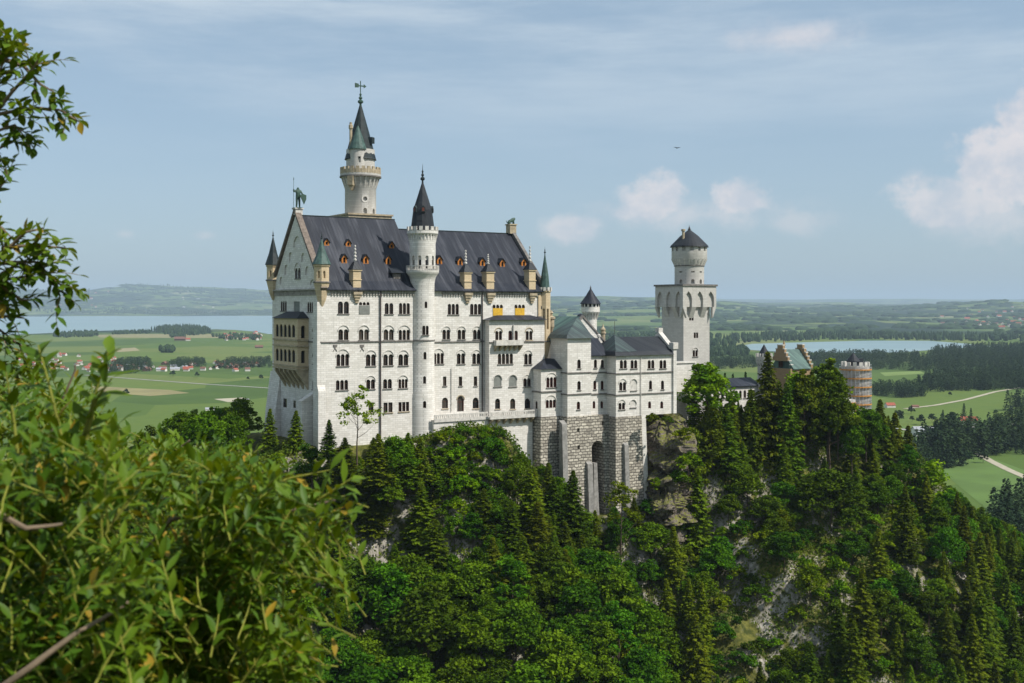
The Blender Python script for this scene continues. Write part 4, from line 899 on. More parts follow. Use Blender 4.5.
for k in range(n):
    a = 2*math.pi*k/n
    for rr in (rs, ri): mb.tube([(zu+rr*math.cos(a), zv+rr*math.sin(a), zbt), (zu+rr*math.cos(a), zv+rr*math.sin(a), ztop if rr == rs else ztop-1)], .055, 4)
lv = [369.5 + 8.6*i for i in range(9)]
for y in lv:
    for dy in (0, -2.6, -4.9):
        z = zt_(y+dy)
        for k in range(n):
            a, b = 2*math.pi*k/n, 2*math.pi*(k+1)/n; mb.tube([(zu+rs*math.cos(a), zv+rs*math.sin(a), z), (zu+rs*math.cos(b), zv+rs*math.sin(b), z)], .045, 4)
for k in range(0, n, 2):
    for i in range(len(lv)-1):
        a, b = 2*math.pi*k/n, 2*math.pi*(k+1)/n; mb.tube([(zu+rs*math.cos(a), zv+rs*math.sin(a), zt_(lv[i+1])), (zu+rs*math.cos(b), zv+rs*math.sin(b), zt_(lv[i]))], .04, 4)
part('scaffold_frame', mb, M['scaf'], sf)
mb = MB(); mb.lathe(zu, zv, [(ri-.12, zbt), (ri-.12, zt_(370)), (ri-.16, zt_(370)), (ri-.16, zbt), (ri-.12, zbt)], 30, cap=False); part('dust_sheet', mb, M['net'], sf)
for y in lv:
    mb = MB(); z = zt_(y); mb.lathe(zu, zv, [(ri, z-.08), (rs-.08, z-.08), (rs-.08, z+.02), (ri, z+.02), (ri, z-.08)], n, cap=False); mb.lathe(zu, zv, [(rs+.02, z-.1), (rs+.06, z-.1), (rs+.06, z+.24), (rs+.02, z+.24), (rs+.02, z-.1)], n, cap=False)
    part('plank_deck', mb, M['plank'], sf)
# lower scaffold bay left of it, in front of a low wall
lw_ = thing('lower_scaffolding', 'lower bay of scaffolding in front of a pale wall, left below the gate tower', 'scaffolding', U(838, -5), -5, 66)
x0_, x1_ = U(818, -6), U(852, -6); q = D(x0_, -6)/F
mb = MB()
n = 9
for i in range(n+1):
    a = x0_ + (x1_-x0_)*i/n
    for vv in (-7.4, -6.1): mb.tube([(a, vv, 60), (a, vv, zt_(399))], .055, 4)
for y in (402, 406, 410.5, 414, 419, 423, 427.5, 432): mb.tube([(x0_, -7.4, zt_(y)), (x1_, -7.4, zt_(y))], .045, 4)
part('scaffold_frame', mb, M['scaf'], lw_)
for y in (405, 413.5, 422, 431): mb = MB(); mb.box(x0_, x1_, -7.35, -6.15, zt_(y)-.05, zt_(y)+.05); mb.box(x0_, x1_, -7.5, -7.45, zt_(y)-.05, zt_(y)+.25); part('plank_deck', mb, M['plank'], lw_)
mb = MB(); bq = thing('bastion_wall', 'pale bastion wall below the gatehouse behind the lower scaffolding', 'wall', x0_, -5.8, 60); mb.frust(x0_-1, x1_+3, -5.9, 6, 56, x0_-.3, x1_+2, -5.5, 6, zt_(402)); part('wall', mb, M['grey'], bq)
# ------------------------------------------------------------------ terrain
def sstep(x, a, b):
    t = np.clip((x - a) / (b - a), 0, 1); return t*t*(3-2*t)
_rs = np.random.RandomState(7)
_perm = _rs.rand(256, 256)
def vnoise(x, y):
    xi = np.floor(x).astype(int); yi = np.floor(y).astype(int); xf = x - xi; yf = y - yi
    xf = xf*xf*(3-2*xf); yf = yf*yf*(3-2*yf)
    g = lambda a, b: _perm[a % 256, b % 256]
    return (g(xi, yi)*(1-xf)+g(xi+1, yi)*xf)*(1-yf) + (g(xi, yi+1)*(1-xf)+g(xi+1, yi+1)*xf)*yf
def fbm(x, y, o=4):
    s = 0; a = .5; t = 0
    for i in range(o): s = s + a*vnoise(x*2**i+17*i, y*2**i+31*i); t += a; a *= .5
    return s/t - .5
TU = [-200, -120, -60, -25, -5, 10, 26, 42, 52, 62, 92, 101, 118, 150, 178, 200, 235, 300, 400]
TZ = [6, 22, 52, 72, 79.5, 79, 80, 80, 70, 58, 62, 73, 76, 75, 68, 50, 26, 2, 0]
TF = [-6, -6, -5, -4, -2.5, -3.5, -8, -9, -8, -10, -12, -14, -12, -12, -12, -12, -12, -12, -12]
def hill(x, y):
    u = (x - X1)*CO + (y - Y1)*SI; v = -(x - X1)*SI + (y - Y1)*CO
    top = np.interp(u, TU, TZ); vf = np.interp(u, TU, TF)
    n1 = fbm(x/26., y/26., 4); n2 = fbm(x/7., y/7., 3)
    steep = np.interp(u, [-60, 0, 40, 70, 130, 200], [.95, 1.15, 1.05, 1.25, 1.0, .85])
    d = np.maximum(vf - v + n1*14, 0)
    front = top - d*steep - 4*n1*sstep(d, 0, 15)
    rock = np.where(fbm(x/11.+9, y/16.+4, 3) > .08, 5.0, 0)*sstep(d, 6, 20)
    back = top - np.maximum(v - 34 + n1*10, 0)*.75
    h = np.minimum(front, back) + n2*2.2*sstep(d, 0, 6)
    # a rib running down towards the viewer in front of the palace's middle
    rib = np.exp(-((u - 32 - .1*(v+20))/9)**2)*sstep(-v, 4, 9)*(1-sstep(-v, 12, 34))*3
    return h + rib
def terrain(x, y):
    x = np.asarray(x, float); y = np.asarray(y, float); r = np.hypot(x, y)
    t = x/np.maximum(y, 1.0); px = CX + F*t
    h = hill(x, y)
    # viewer's side of the gorge
    s = y - .15*x; near = CZ - 1.75 - np.maximum(s, 0)*.55 - np.maximum(s-7, 0)*.45 + np.where(s < 0, -s*.30, 0) + fbm(x/3., y/3., 3)*.5
    near = np.where(np.abs(x) > 60, near - (np.abs(x)-60)*.1, near)
    near = near*(1-sstep(r, 300, 600)) 
    floor = 14*sstep(r, 420, 140)
    z = np.maximum(np.maximum(h, near), floor*0)
    z = np.maximum(z, 0)
    # far hills behind the lakes
    fl = (y > 0)
    bump = fbm(t*7+3, np.log(np.maximum(r, 1))*5, 5); big = fbm(t*3.2+11, np.log(np.maximum(r, 1))*2.4+5, 3)
    left = 1 - sstep(px, 250, 560)
    amp = 235 + 110*left
    start = 6400 + 8000*left
    a = np.interp(px, [-300, 0, 60, 110, 170, 240, 330, 560, 680, 760, 900, 1024, 1400], [1.2, 1.16, 1.02, 1.15, 1.16, 1.05, .85, .98, .95, .72, .62, .66, .9])
    lump = fbm(t*21+5, np.log(np.maximum(r, 1))*9, 4)
    fh = amp*a*(.88 + .38*lump + .9*big + .55*bump)*sstep(r, start, start+9000) + 60*np.maximum(bump+.1, 0)*sstep(r, start*.9, start+1500)*(1-left)
    back_hills = 150*sstep(r, 24000, 36000)*(1.1+.5*big)
    z = z + np.where(fl, np.maximum(fh, 0) + back_hills, 0)
    return z
rad = []
r_ = 0.8
while r_ < 60000:
    rad.append(r_)
    r_ += .12 if r_ < 3 else (r_*.05 if r_ < 150 else (2.1 if r_ < 420 else r_*.028))
rad = np.array(rad)
angs = np.concatenate([np.linspace(-180, -36, 40, endpoint=False), np.linspace(-36, 36, 330, endpoint=False), np.linspace(36, 180, 40, endpoint=False)])
an = np.radians(angs)
RR, AA = np.meshgrid(rad, an, indexing='ij'); XX = RR*np.sin(AA); YY = RR*np.cos(AA); ZZ = terrain(XX, YY)
nr, na = RR.shape
verts = np.stack([XX, YY, ZZ], -1).reshape(-1, 3)
ii = np.arange(nr-1)[:, None]*na; jj = np.arange(na)[None, :]; j2 = (jj+1) % na
faces = np.stack([ii+jj, ii+na+jj, ii+na+j2, ii+j2], -1).reshape(-1, 4)
def np_mesh(name, verts, faces, smooth=False):
    me = bpy.data.meshes.new(name); k = faces.shape[1]
    me.vertices.add(len(verts)); me.vertices.foreach_set('co', np.ascontiguousarray(verts, dtype=np.float32).ravel())
    me.loops.add(faces.size); me.loops.foreach_set('vertex_index', np.ascontiguousarray(faces, dtype=np.int32).ravel())
    me.polygons.add(len(faces)); me.polygons.foreach_set('loop_start', np.arange(0, faces.size, k, dtype=np.int32)); me.polygons.foreach_set('loop_total', np.full(len(faces), k, dtype=np.int32))
    if smooth: me.polygons.foreach_set('use_smooth', np.ones(len(faces), bool))
    me.update(); me.validate(); return me
def terrain_mat():
    m, nt = newmat('ground'); n = NT(nt); g = n.N('ShaderNodeNewGeometry'); P = g.outputs['Position']; x, y, z = n.sep(P)
    r = n.m('POWER', n.m('ADD', n.m('MULTIPLY', x, x), n.m('MULTIPLY', y, y)), .5)
    nz = n.sep(g.outputs['True Normal'])[2]
    # meadows and fields
    vo = n.N('ShaderNodeTexVoronoi'); vo.feature = 'F1'; vo.distance = 'CHEBYCHEV'; n.L(n.map(P, (1/330., 1/420., 0), rot=(0, 0, .5)), vo.inputs['Vector']); vo.inputs['Scale'].default_value = 1.0; vo.inputs['Randomness'].default_value = .8
    cr = n.N('ShaderNodeValToRGB'); cr.color_ramp.interpolation = 'CONSTANT'; e = cr.color_ramp.elements
    cols = [(.0, (.108, .155, .032)), (.22, (.080, .128, .027)), (.42, (.140, .170, .045)), (.60, (.060, .102, .023)), (.76, (.122, .165, .036)), (.90, (.20, .21, .085))]
    e[0].position = 0; e[0].color = (*cols[0][1], 1); e[1].position = cols[1][0]; e[1].color = (*cols[1][1], 1)
    for p_, c_ in cols[2:]: q = e.new(p_); q.color = (*c_, 1)
    n.L(n.sep(vo.outputs['Color'])[0], cr.inputs[0])
    f1 = n.noise(n.map(P, (1/90., 1/90., 0)), 1, 5, .6); f2 = n.noise(n.map(P, (1/14., 1/14., 0)), 1, 4, .6)
    mead = n.mix(n.m('MULTIPLY', n.rng(f1, .35, .7), .5), cr.outputs[0], (.095, .150, .035)); mead = n.mix(n.m('MULTIPLY', n.rng(f2, .4, .7), .25), mead, (.06, .11, .025))
    # far country: woods, pasture, villages
    w1 = n.noise(n.map(P, (1/1500., 1/2100., 0)), 1, 7, .63); w2 = n.noise(n.map(P, (1/420., 1/700., 0), (3, 9, 0)), 1, 5, .6)
    wood = n.rng(n.m('ADD', n.m('MULTIPLY', w1, .62), n.m('MULTIPLY', w2, .38)), .495, .525)
    farc = n.mix(wood, mead, (.014, .032, .016))
    pale = n.rng(n.noise(n.map(P, (1/500., 1/900., 0), (7, 1, 0)), 1, 4, .6), .60, .66); farc = n.mix(n.m('MULTIPLY', pale, n.m('SUBTRACT', 1., wood)), farc, (.26, .25, .15))
    isfar = n.rng(r, 4300, 5600); col = n.mix(isfar, mead, farc)
    # castle hill: earth, moss and limestone
    hn = n.noise(P, .12, 5, .6); hn2 = n.noise(P, .7, 5, .65)
    forest = n.mix(n.rng(hn2, .35, .7), (.045, .055, .014), (.150, .145, .035))
    rockc = n.mix(n.rng(n.noise(n.map(P, (1, 1, .35)), .9, 7, .7), .35, .65), (.16, .145, .12), (.42, .39, .34))
    rk = n.m('MULTIPLY', n.rng(nz, .78, .55), n.rng(hn, .44, .52)); rk = n.m('MULTIPLY', rk, n.rng(hn2, .36, .5)); hc = n.mix(rk, forest, rockc)
    ishill = n.m('MULTIPLY', n.rng(z, .4, 2.5), n.rng(r, 1600, 900))
    col = n.mix(ishill, col, hc)
    n.out(col, .95, hn2, .35, .6, spec=.1); return m
gme = np_mesh('ground', verts, faces, True); ground = bpy.data.objects.new('ground', gme); COL.objects.link(ground); gme.materials.append(terrain_mat()); props(ground, 'green valley floor, wooded castle hill and far rolling hills', None, None, 'structure')
def gz(x, y): return float(terrain(np.array([x]), np.array([y]))[0])

# ------------------------------------------------------------------ water, roads
def water_mat():
    m, nt = newmat('water'); n = NT(nt); g = n.N('ShaderNodeNewGeometry')
    c = n.mix(n.rng(n.noise(n.map(g.outputs['Position'], (1/900., 1/250., 0)), 1, 4, .6), .4, .62), (.17, .26, .27), (.22, .31, .31)); h = n.noise(n.map(g.outputs['Position'], (1/14., 1/5., 0)), 1, 3, .6)
    n.out(c, .28, h, .10, .5, spec=.35); return m
M['water'] = water_mat()
def sheet_px(name, pts, z, mat, label, ksub=6):
    vs = [G(px, py, z) for px, py in pts]
    me = bpy.data.meshes.new(name); me.from_pydata(vs, [], [tuple(range(len(vs)))]); me.materials.append(mat); fixn(me)
    if me.polygons[0].normal.z < 0: me.flip_normals()
    o = bpy.data.objects.new(name, me); COL.objects.link(o); props(o, label, None, None, 'structure'); return o
sheet_px('lake', [(-160, 317.5), (-60, 316.2), (40, 316.5), (110, 315.6), (180, 316.2), (270, 315.4), (420, 315.8), (520, 316.5), (500, 326), (400, 333), (330, 335), (268, 334), (255, 331.5), (236, 330.0), (215, 329.2), (190, 330.2), (160, 331.0), (120, 330.2), (80, 331.5), (40, 333.5), (-20, 336), (-160, 338)], .8, M['water'], 'broad pale blue lake left of the castle')
sheet_px('lake', [(735, 346.5), (752, 343.8), (790, 342.6), (830, 341.6), (870, 340.6), (930, 340.8), (962, 343.2), (985, 345.6), (1010, 346.2), (985, 347.2), (940, 348.6), (925, 350.5), (900, 352.4), (860, 353.2), (820, 352.8), (770, 351.2), (745, 349.5)], .8, M['water'], 'smaller blue lake right of the square tower')
def ribbon(name, pts, w, mat, label, z=.35):
    P_ = [Vector(G(px, py, 0)) for px, py in pts]
    L = []; 
    for i, p in enumerate(P_):
        d = (P_[min(i+1, len(P_)-1)] - P_[max(i-1, 0)]).normalized(); s = Vector((-d.y, d.x, 0))*w/2; L.append((p-s, p+s))
    vs = [(q.x, q.y, gz(q.x, q.y)+z) for a in L for q in a]; fs = [(2*i, 2*i+1, 2*i+3, 2*i+2) for i in range(len(L)-1)]
    me = bpy.data.meshes.new(name); me.from_pydata(vs, [], fs); me.materials.append(mat); fixn(me)
    if me.polygons[0].normal.z < 0: me.flip_normals()
    o = bpy.data.objects.new(name, me); COL.objects.link(o); props(o, label, None, None, 'structure'); return o
M['road'] = plain('pale_road', (.34, .33, .30), .9, .2, .05); M['path'] = plain('gravel_path', (.42, .38, .28), .95, .2, .2); M['sand'] = plain('bare_earth', (.36, .31, .20), .95, .3, .05)
ribbon('road', [(85, 375.2), (150, 380.2), (205, 384.3), (275, 388.6)], 7, M['road'], 'straight pale road across the left meadow')
ribbon('path', [(960, 445), (980, 455), (990, 461), (1008, 470), (1040, 484), (1080, 500)], 6, M['path'], 'pale gravel path in the right meadow')
ribbon('path', [(905, 409), (935, 405.5), (965, 400), (995, 392), (1030, 386), (1070, 381)], 6, M['path'], 'long farm track rising across the right meadow')
ribbon('road', [(885, 428.5), (915, 430.5), (945, 431), (990, 426), (1060, 421)], 11, M['road'], 'grey road beside the long barn')
def field(pts, col, label): return sheet_px('field', pts, .12, plain('crop', col, .95, .2, .02), label)
field([(92, 386), (170, 390), (190, 393), (150, 396), (96, 392)], (.26, .23, .10), 'dry yellow strip of meadow')
field([(214, 399), (243, 397.5), (250, 400), (228, 402)], (.42, .38, .28), 'patch of bare pale earth')
field([(110, 349), (135, 347.5), (140, 350.5), (118, 352)], (.30, .26, .14), 'small ochre field')
field([(95, 330.8+4), (145, 331+3), (210, 334), (240, 338), (180, 338), (100, 337.5)], (.24, .22, .10), 'dry shore meadow by the lake')
field([(880, 372.5), (920, 371), (925, 373.5), (885, 376)], (.17, .24, .06), 'bright meadow strip')
field([(900, 425), (1024, 470), (1060, 560), (1000, 520), (940, 470)], (.10, .17, .035), 'mown meadow below the woods')

# ------------------------------------------------------------------ trees
def leaf_mat(name, c1, c2, tr=.25, oscale=.35):
    m, nt = newmat(name); n = NT(nt); oi = n.N('ShaderNodeObjectInfo'); p = n.obj()
    f = n.noise(p, oscale, 3, .6)
    c = n.mix(n.rng(f, .35, .65), c1, c2)
    hs = n.N('ShaderNodeHueSaturation'); n.L(c, hs.inputs['Color']); n.L(n.m('ADD', .475, n.m('MULTIPLY', oi.outputs['Random'], .05)), hs.inputs['Hue'])
    n.L(n.m('ADD', .68, n.m('MULTIPLY', n.m('FRACT', n.m('MULTIPLY', oi.outputs['Random'], 7.31)), .65)), hs.inputs['Value']); hs.inputs['Saturation'].default_value = 1.05
    n.out(hs.outputs[0], .75, spec=.08, trans=(tr, hs.outputs[0])); return m
M['bark'] = plain('bark', (.10, .075, .05), .9, .4, 2)
M['needle'] = leaf_mat('spruce_needles', (.042, .076, .006), (.125, .172, .012), .22)
M['beech'] = leaf_mat('beech_leaves', (.036, .088, .006), (.100, .185, .012), .22)
M['limegreen'] = leaf_mat('larch_leaves', (.08, .155, .008), (.20, .28, .016), .28)
M['under'] = leaf_mat('undergrowth_leaves', (.045, .080, .010), (.125, .155, .018), .22, .12)
M['farneedle'] = leaf_mat('distant_needles', (.018, .040, .016), (.035, .062, .022), .05, .02)
rg = np.random.RandomState(11)
def quads(cent, size, tilt=None, aspect=.6, flat=None):
    """leaf-sized quads at given centres; flat: how level they lie"""
    n = len(cent); a = rg.normal(size=(n, 3)); 
    if flat is not None: a[:, 2] *= flat
    a /= np.linalg.norm(a, axis=1)[:, None]
    b = rg.normal(size=(n, 3)); 
    if flat is not None: b[:, 2] *= flat
    b -= (a*b).sum(1)[:, None]*a; b /= np.linalg.norm(b, axis=1)[:, None]
    s = size*(.6 + .8*rg.rand(n))[:, None]
    v = np.stack([cent-a*s, cent-b*s*aspect*(.7+.6*rg.rand(n))[:, None], cent+a*s, cent+b*s*aspect*(.7+.6*rg.rand(n))[:, None]], 1).reshape(-1, 3)
    return v, np.arange(n*4).reshape(-1, 4)
def sprays(cent, dirs, ln, wd):
    n = len(cent); a = dirs + rg.normal(size=(n, 3))*np.array([.28, .28, .22]); a /= np.linalg.norm(a, axis=1)[:, None]
    b = np.cross(a, np.array([0, 0, 1.0]) + rg.normal(size=(n, 3))*.45); b /= np.linalg.norm(b, axis=1)[:, None]
    l = (ln*(.7+.6*rg.rand(n)))[:, None]; w = (wd*(.7+.6*rg.rand(n)))[:, None]
    v = np.stack([cent-a*l*.6, cent-b*w+a*l*.1, cent+a*l, cent+b*w+a*l*.1], 1).reshape(-1, 3); return v, np.arange(n*4).reshape(-1, 4)
def spruce_crown(H, Rr, seed, dens=1.0, droop=.25):
    global rg; rg = np.random.RandomState(seed); C = []; A = []
    z = H*.06; k = 0
    while z < H*.985:
        t = z/H; L0 = Rr*((1-t)**.82)*(1.0 if t > .12 else .7+.3*t/.12)
        nb = max(4, int((8 if t < .8 else 6)*dens)); off = rg.rand()*6
        for b in range(nb):
            an_ = off + 2*np.pi*b/nb + rg.normal()*.2; L = L0*(.6+.65*rg.rand()); 
            m = max(3, int(L/.42*1.0))
            s = (np.arange(m)+.6)/m
            rr = s*L; zz = z + .12*L*s - droop*L*s**1.6 + .05*L*s**4 + rg.normal(size=m)*.08
            wdt = .30*L*(1-s*.75)
            for side in (-1, 0, 1):
                q = wdt*side*(.6+.5*rg.rand(m))
                C.append(np.stack([rr*np.cos(an_)-q*np.sin(an_), rr*np.sin(an_)+q*np.cos(an_), zz-abs(side)*.12*wdt-rg.rand(m)*.25], 1)); ad = an_+side*.7; A.append(np.tile([np.cos(ad), np.sin(ad), -.28], (m, 1)))
        z += H*.036*(1-.45*t)*(.8+.4*rg.rand()); k += 1
    C = np.concatenate(C); A = np.concatenate(A); v, f = sprays(C, A, np.full(len(C), .62*(H/25)**.6), np.full(len(C), .30*(H/25)**.6))
    tip = np.array([[0, 0, H*.97], [0, 0, H*.99], [0, 0, H*1.01]]); v2, f2 = quads(tip, .3, aspect=.3); 
    return np_mesh('spruce_crown', np.concatenate([v, v2]), np.concatenate([f, f2+len(v)]))
def leafy_crown(H, Rr, seed, nclump=60, per=80, leaf=.36, base=.28, shape=1.0):
    global rg; rg = np.random.RandomState(seed); C = []
    cz = H*(base+1)/2; hz = H*(1-base)/2
    lob = [(rg.rand()*6.28, rg.rand()*1.6-.6, .75+.45*rg.rand()) for _ in range(7)]
    for i in range(nclump):
        d = rg.normal(size=3); d /= np.linalg.norm(d); 
        if d[2] < -.45: d[2] *= -1
        k = (.45 + .62*rg.rand()**.6)
        for (a0, e0_, am) in lob:
            w = np.array([np.cos(a0)*np.cos(e0_), np.sin(a0)*np.cos(e0_), np.sin(e0_)]); k *= 1 + (am-1)*max(0, d@w)**3
        taper = 1 - .25*max(0, d[2])*shape
        c = np.array([d[0]*Rr*k*taper, d[1]*Rr*k*taper, cz + d[2]*hz*k*.95])
        cr = Rr*(.12+.30*rg.rand()**1.5); e = rg.normal(size=(per, 3)); e /= np.linalg.norm(e, axis=1)[:, None]
        e *= (rg.rand(per, 1)**.35)*cr; e[:, 2] *= .72; C.append(c + e)
    C = np.concatenate(C); v, f = quads(C, leaf, aspect=.6, flat=.8); return np_mesh('leafy_crown', v, f)
def trunk_mesh(H, r0, limbs, seed, top=.95):
    rnd = random.Random(seed); mb = MB(); pts = [(rnd.uniform(-.15, .15)*i*.3, rnd.uniform(-.15, .15)*i*.3, -2.0+(H*top+2.0)*i/6) for i in range(7)]
    mb.tube(pts, [r0*(1-.9*i/6) for i in range(7)], 6)
    for k in range(limbs):
        t = .3+.5*k/max(1, limbs); a = rnd.uniform(0, 6.28); L = H*.26*(1.1-t); b = Vector((0, 0, H*top*t))
        mb.tube([b, b+Vector((math.cos(a)*L*.5, math.sin(a)*L*.5, L*.35)), b+Vector((math.cos(a)*L, math.sin(a)*L, L*.9))], [r0*.4*(1-t*.5), r0*.25, r0*.06], 5)
    return mb.mesh('trunk')
PROTO = {}
def proto(kind, i, crown, trunk, mat):
    crown.materials.append(mat); trunk.materials.append(M['bark']); PROTO.setdefault(kind, []).append((crown, trunk))
for i in range(5): proto('spruce', i, spruce_crown(25, 6.0+.6*(i % 3), 100+i, 1.0+.1*i, .22+.05*i), trunk_mesh(25, .34, 0, i), M['needle'])
for i in range(7): proto('broad', i, leafy_crown(16, 4.6+.7*(i % 3), 200+i, 50+8*i, 105, .34, .12+.04*(i % 3), 1.6), trunk_mesh(16, .28, 6, 20+i, .7), M['beech'])
for i in range(3): proto('lime', i, leafy_crown(14, 3.6, 300+i, 80, 60, .27, .12, 2.2), trunk_mesh(14, .22, 5, 40+i, .8), M['limegreen'])
for i in range(2): proto('thin', i, leafy_crown(14, 3.4, 330+i, 36, 42, .24, .25, 1.2), trunk_mesh(14, .18, 9, 60+i, .85), M['limegreen'])
for i in range(3): proto('pine', i, leafy_crown(24, 4.6, 350+i, 75, 85, .34, .10, 2.6), trunk_mesh(24, .4, 8, 70+i, .9), M['needle'])
for i in range(4): proto('shrub', i, leafy_crown(4, 2.1, 400+i, 30, 50, .22, -.05), trunk_mesh(4, .08, 4, 80+i, .7), M['limegreen' if i % 2 else 'beech'])
for i in range(3): proto('farspruce', i, spruce_crown(25, 4.6, 500+i, .62, .2), trunk_mesh(25, .34, 0, 90+i), M['farneedle'])
for i in range(3): proto('farbroad', i, leafy_crown(14, 5.4, 520+i, 36, 34, .62, .08), trunk_mesh(14, .3, 3, 95+i, .6), M['farneedle'])
NOM = {'spruce': ('spruce_tree', 'spruce', 25), 'broad': ('beech_tree', 'tree', 16), 'lime': ('maple_tree', 'tree', 14), 'thin': ('birch_tree', 'tree', 14), 'pine': ('fir_tree', 'fir', 24), 'shrub': ('wild_shrub', 'shrub', 4), 'farspruce': ('spruce_tree', 'spruce', 25), 'farbroad': ('round_tree', 'tree', 14)}
def tree(kind, x, y, z, h, label, group=None, wide=1.0, rnd=random):
    c, t = rnd.choice(PROTO[kind]); nm, cat, H = NOM[kind]; s = h/H
    o = root(nm, label, cat, (x, y, z), rnd.uniform(0, 6.28), group); o.scale = (s*wide, s*wide, s)
    for n_, me in (('crown', c), ('trunk', t)):
        k = bpy.data.objects.new(n_, me); COL.objects.link(k); k.parent = o
    return o
# lowest row a tree top may reach, so that nothing hides the castle (image row against column)
SKX = [-400, 150, 215, 262, 300, 318, 322, 330, 350, 360, 395, 430, 436, 450, 500, 506, 540, 543, 556, 572, 590, 596, 606, 622, 640, 655, 682, 686, 722, 735, 742, 757, 763, 772, 780, 790, 797, 805, 845, 854, 872, 884, 905, 930, 985, 1024, 1100]
SKY = [420, 414, 406, 404, 425, 446, 448, 448, 444, 430, 436, 436, 430, 423, 424, 440, 452, 458, 462, 468, 484, 505, 502, 486, 492, 500, 492, 366, 380, 400, 396, 392, 358, 356, 384, 382, 370, 362, 372, 408, 406, 398, 420, 462, 504, 528, 560]
rt = random.Random(5)
placed = []
def ok(x, y, h, dmin):
    for a, b, c in placed:
        if (a-x)**2 + (b-y)**2 < (dmin*(c+h)*.5)**2: return False
    return True
BUILD = [(-4, 61, -4, 31), (25, 60, -5.5, 0), (60, 92, -13.5, 16), (90, 118, -4, 14), (118, 150, 2, 14), (150, 170, -3, 12), (170, 192, -8, 9)]
def in_build(u, v): return any(a < u < b and c < v < d for a, b, c, d in BUILD)
counts = {}
def scatter(kind, n, urange, vrange, h0, h1, dmin, label, group, test=None, wide=(0.9, 1.15), tries=40, maxcut=.5):
    k = 0
    for _ in range(n*tries):
        if k >= n: break
        u = rt.uniform(*urange); v = rt.uniform(*vrange)
        if in_build(u, v): continue
        x, y = W(u, v); z = gz(x, y)
        if z < 1: continue
        h = rt.uniform(h0, h1); px, pb = PXY(x, y, z)
        if px < -60 or px > 1080: continue
        if pb-6 > 690 + h*F/y: continue
        if test and not test(px, pb, u, v): continue
        if kind != 'shrub' and 730 < px < 872 and 515 < pb < 665 and rt.random() < .72: continue
        if kind != 'shrub' and 570 < px < 600 and 540 < pb < 650 and rt.random() < .85: continue
        wpx = 4*F/y
        lim = max(np.interp(px-wpx*.6, SKX, SKY), np.interp(px, SKX, SKY), np.interp(px+wpx*.6, SKX, SKY)) if kind != 'shrub' else np.interp(px, SKX, SKY)
        lim += rt.uniform(0, 10)
        pt = PXY(x, y, z+h)[1]
        if pt < lim:
            h2 = (pb-lim)*y/F
            if h2 < h*maxcut: continue
            h = h2
        if not ok(x, y, h if kind != 'shrub' else 3, dmin): continue
        placed.append((x, y, h)); tree(kind, x, y, z-.4, h, label, group, rt.uniform(*wide), rt); k += 1
    counts[group] = k
# --- trees one can single out, by column, top row, distance and height
def named(kind, px, ytop, d, label, h=None, wide=1.0, group=None):
    x = (px-CX)/F*d; y = d; zt2 = CZ-(ytop-HY)*d/F; z = gz(x, y)
    if h is None: h = max(zt2 - z + .6, 4)
    else: z = zt2 - h
    placed.append((x, y, h*.8)); return tree(kind, x, y, zt2-h, h, label, group, wide, rt)
named('lime', 706, 359, 296, 'bright green round maple at the foot of the square tower', 22, 1.35)
named('spruce', 768, 350, 303, 'tall dark spruce rising highest in front of the brick gatehouse', 34, .85)
named('spruce', 751, 388, 300, 'dark fir just left of the tallest spruce before the gatehouse', 30, .9)
named('spruce', 733, 404, 297, 'narrow spruce between the bright maple and the tall firs', 22, .9)
named('pine', 829, 359, 308, 'broad dark fir with layered crown just left of the scaffolded tower', 32, 1.25)
named('pine', 804, 370, 304, 'bushy olive fir right of the tallest spruce', 30, 1.0)
named('spruce', 787, 380, 300, 'slim fir between the tallest spruce and the broad fir', 28, .9)
named('broad', 852, 424, 300, 'leafy tree in front of the lower scaffolding', 13, .8)
named('spruce', 880, 398, 326, 'pointed spruce standing right of the scaffolded tower', 26, .95)
named('spruce', 895, 412, 330, 'second pointed spruce on the ridge right of the tower', 26, 1.0)
named('spruce', 908, 425, 330, 'third pointed spruce on the ridge, lower than its neighbours', 24, 1.0)
named('lime', 930, 464, 318, 'rounded light green tree on the right slope of the ridge', 17, 1.3)
named('spruce', 962, 498, 330, 'dark spruce on the descending ridge right of the light green tree', 22, 1.05)
named('spruce', 982, 506, 332, 'dark spruce near the right edge beside the meadow', 22, 1.05)
named('thin', 357, 386, 236, 'thin pale tree with an open crown against the white palace wall', 14.5, 1.15)
named('spruce', 329, 419, 236, 'small fir silhouetted against the palace corner', 8.5, 1.3)
named('spruce', 296, 410, 248, 'dark spruce below the west facade', 14, 1.1)
named('spruce', 270, 408, 252, 'slim spruce at the left foot of the west wall', 14, 1.0)
named('broad', 240, 400, 262, 'rounded dark tree left of the west facade', 12, 1.0)
named('broad', 212, 406, 262, 'dark leafy tree at the left end of the castle hill', 10, .9)
named('broad', 184, 412, 258, 'leafy tree peeping over the shrub at the left end of the hill', 12, 1.1)
named('spruce', 573, 470, 258, 'dark fir in front of the smooth buttress', 17, 1.15)
named('spruce', 548, 462, 262, 'fir leaning into the shade below the terrace corner', 15, 1.0)
named('spruce', 535, 470, 258, 'small dark fir left of the masonry base', 14, 1.1)
named('thin', 621, 484, 262, 'airy bright tree with a visible stem in front of the masonry base', 16, 1.2)
named('spruce', 378, 433, 238, 'bushy spruce against the palace wall right of the thin pale tree', 11, 1.4)
named('spruce', 408, 432, 245, 'dark fir on the mound below the stair tower', 12, 1.2)
named('spruce', 388, 442, 240, 'fir on the left flank of the mound', 12, 1.2)
named('pine', 692, 425, 290, 'dark fir beside the grey rock outcrop', 24, 1.1)
named('pine', 712, 405, 292, 'shaded fir below the bright maple', 24, 1.1)
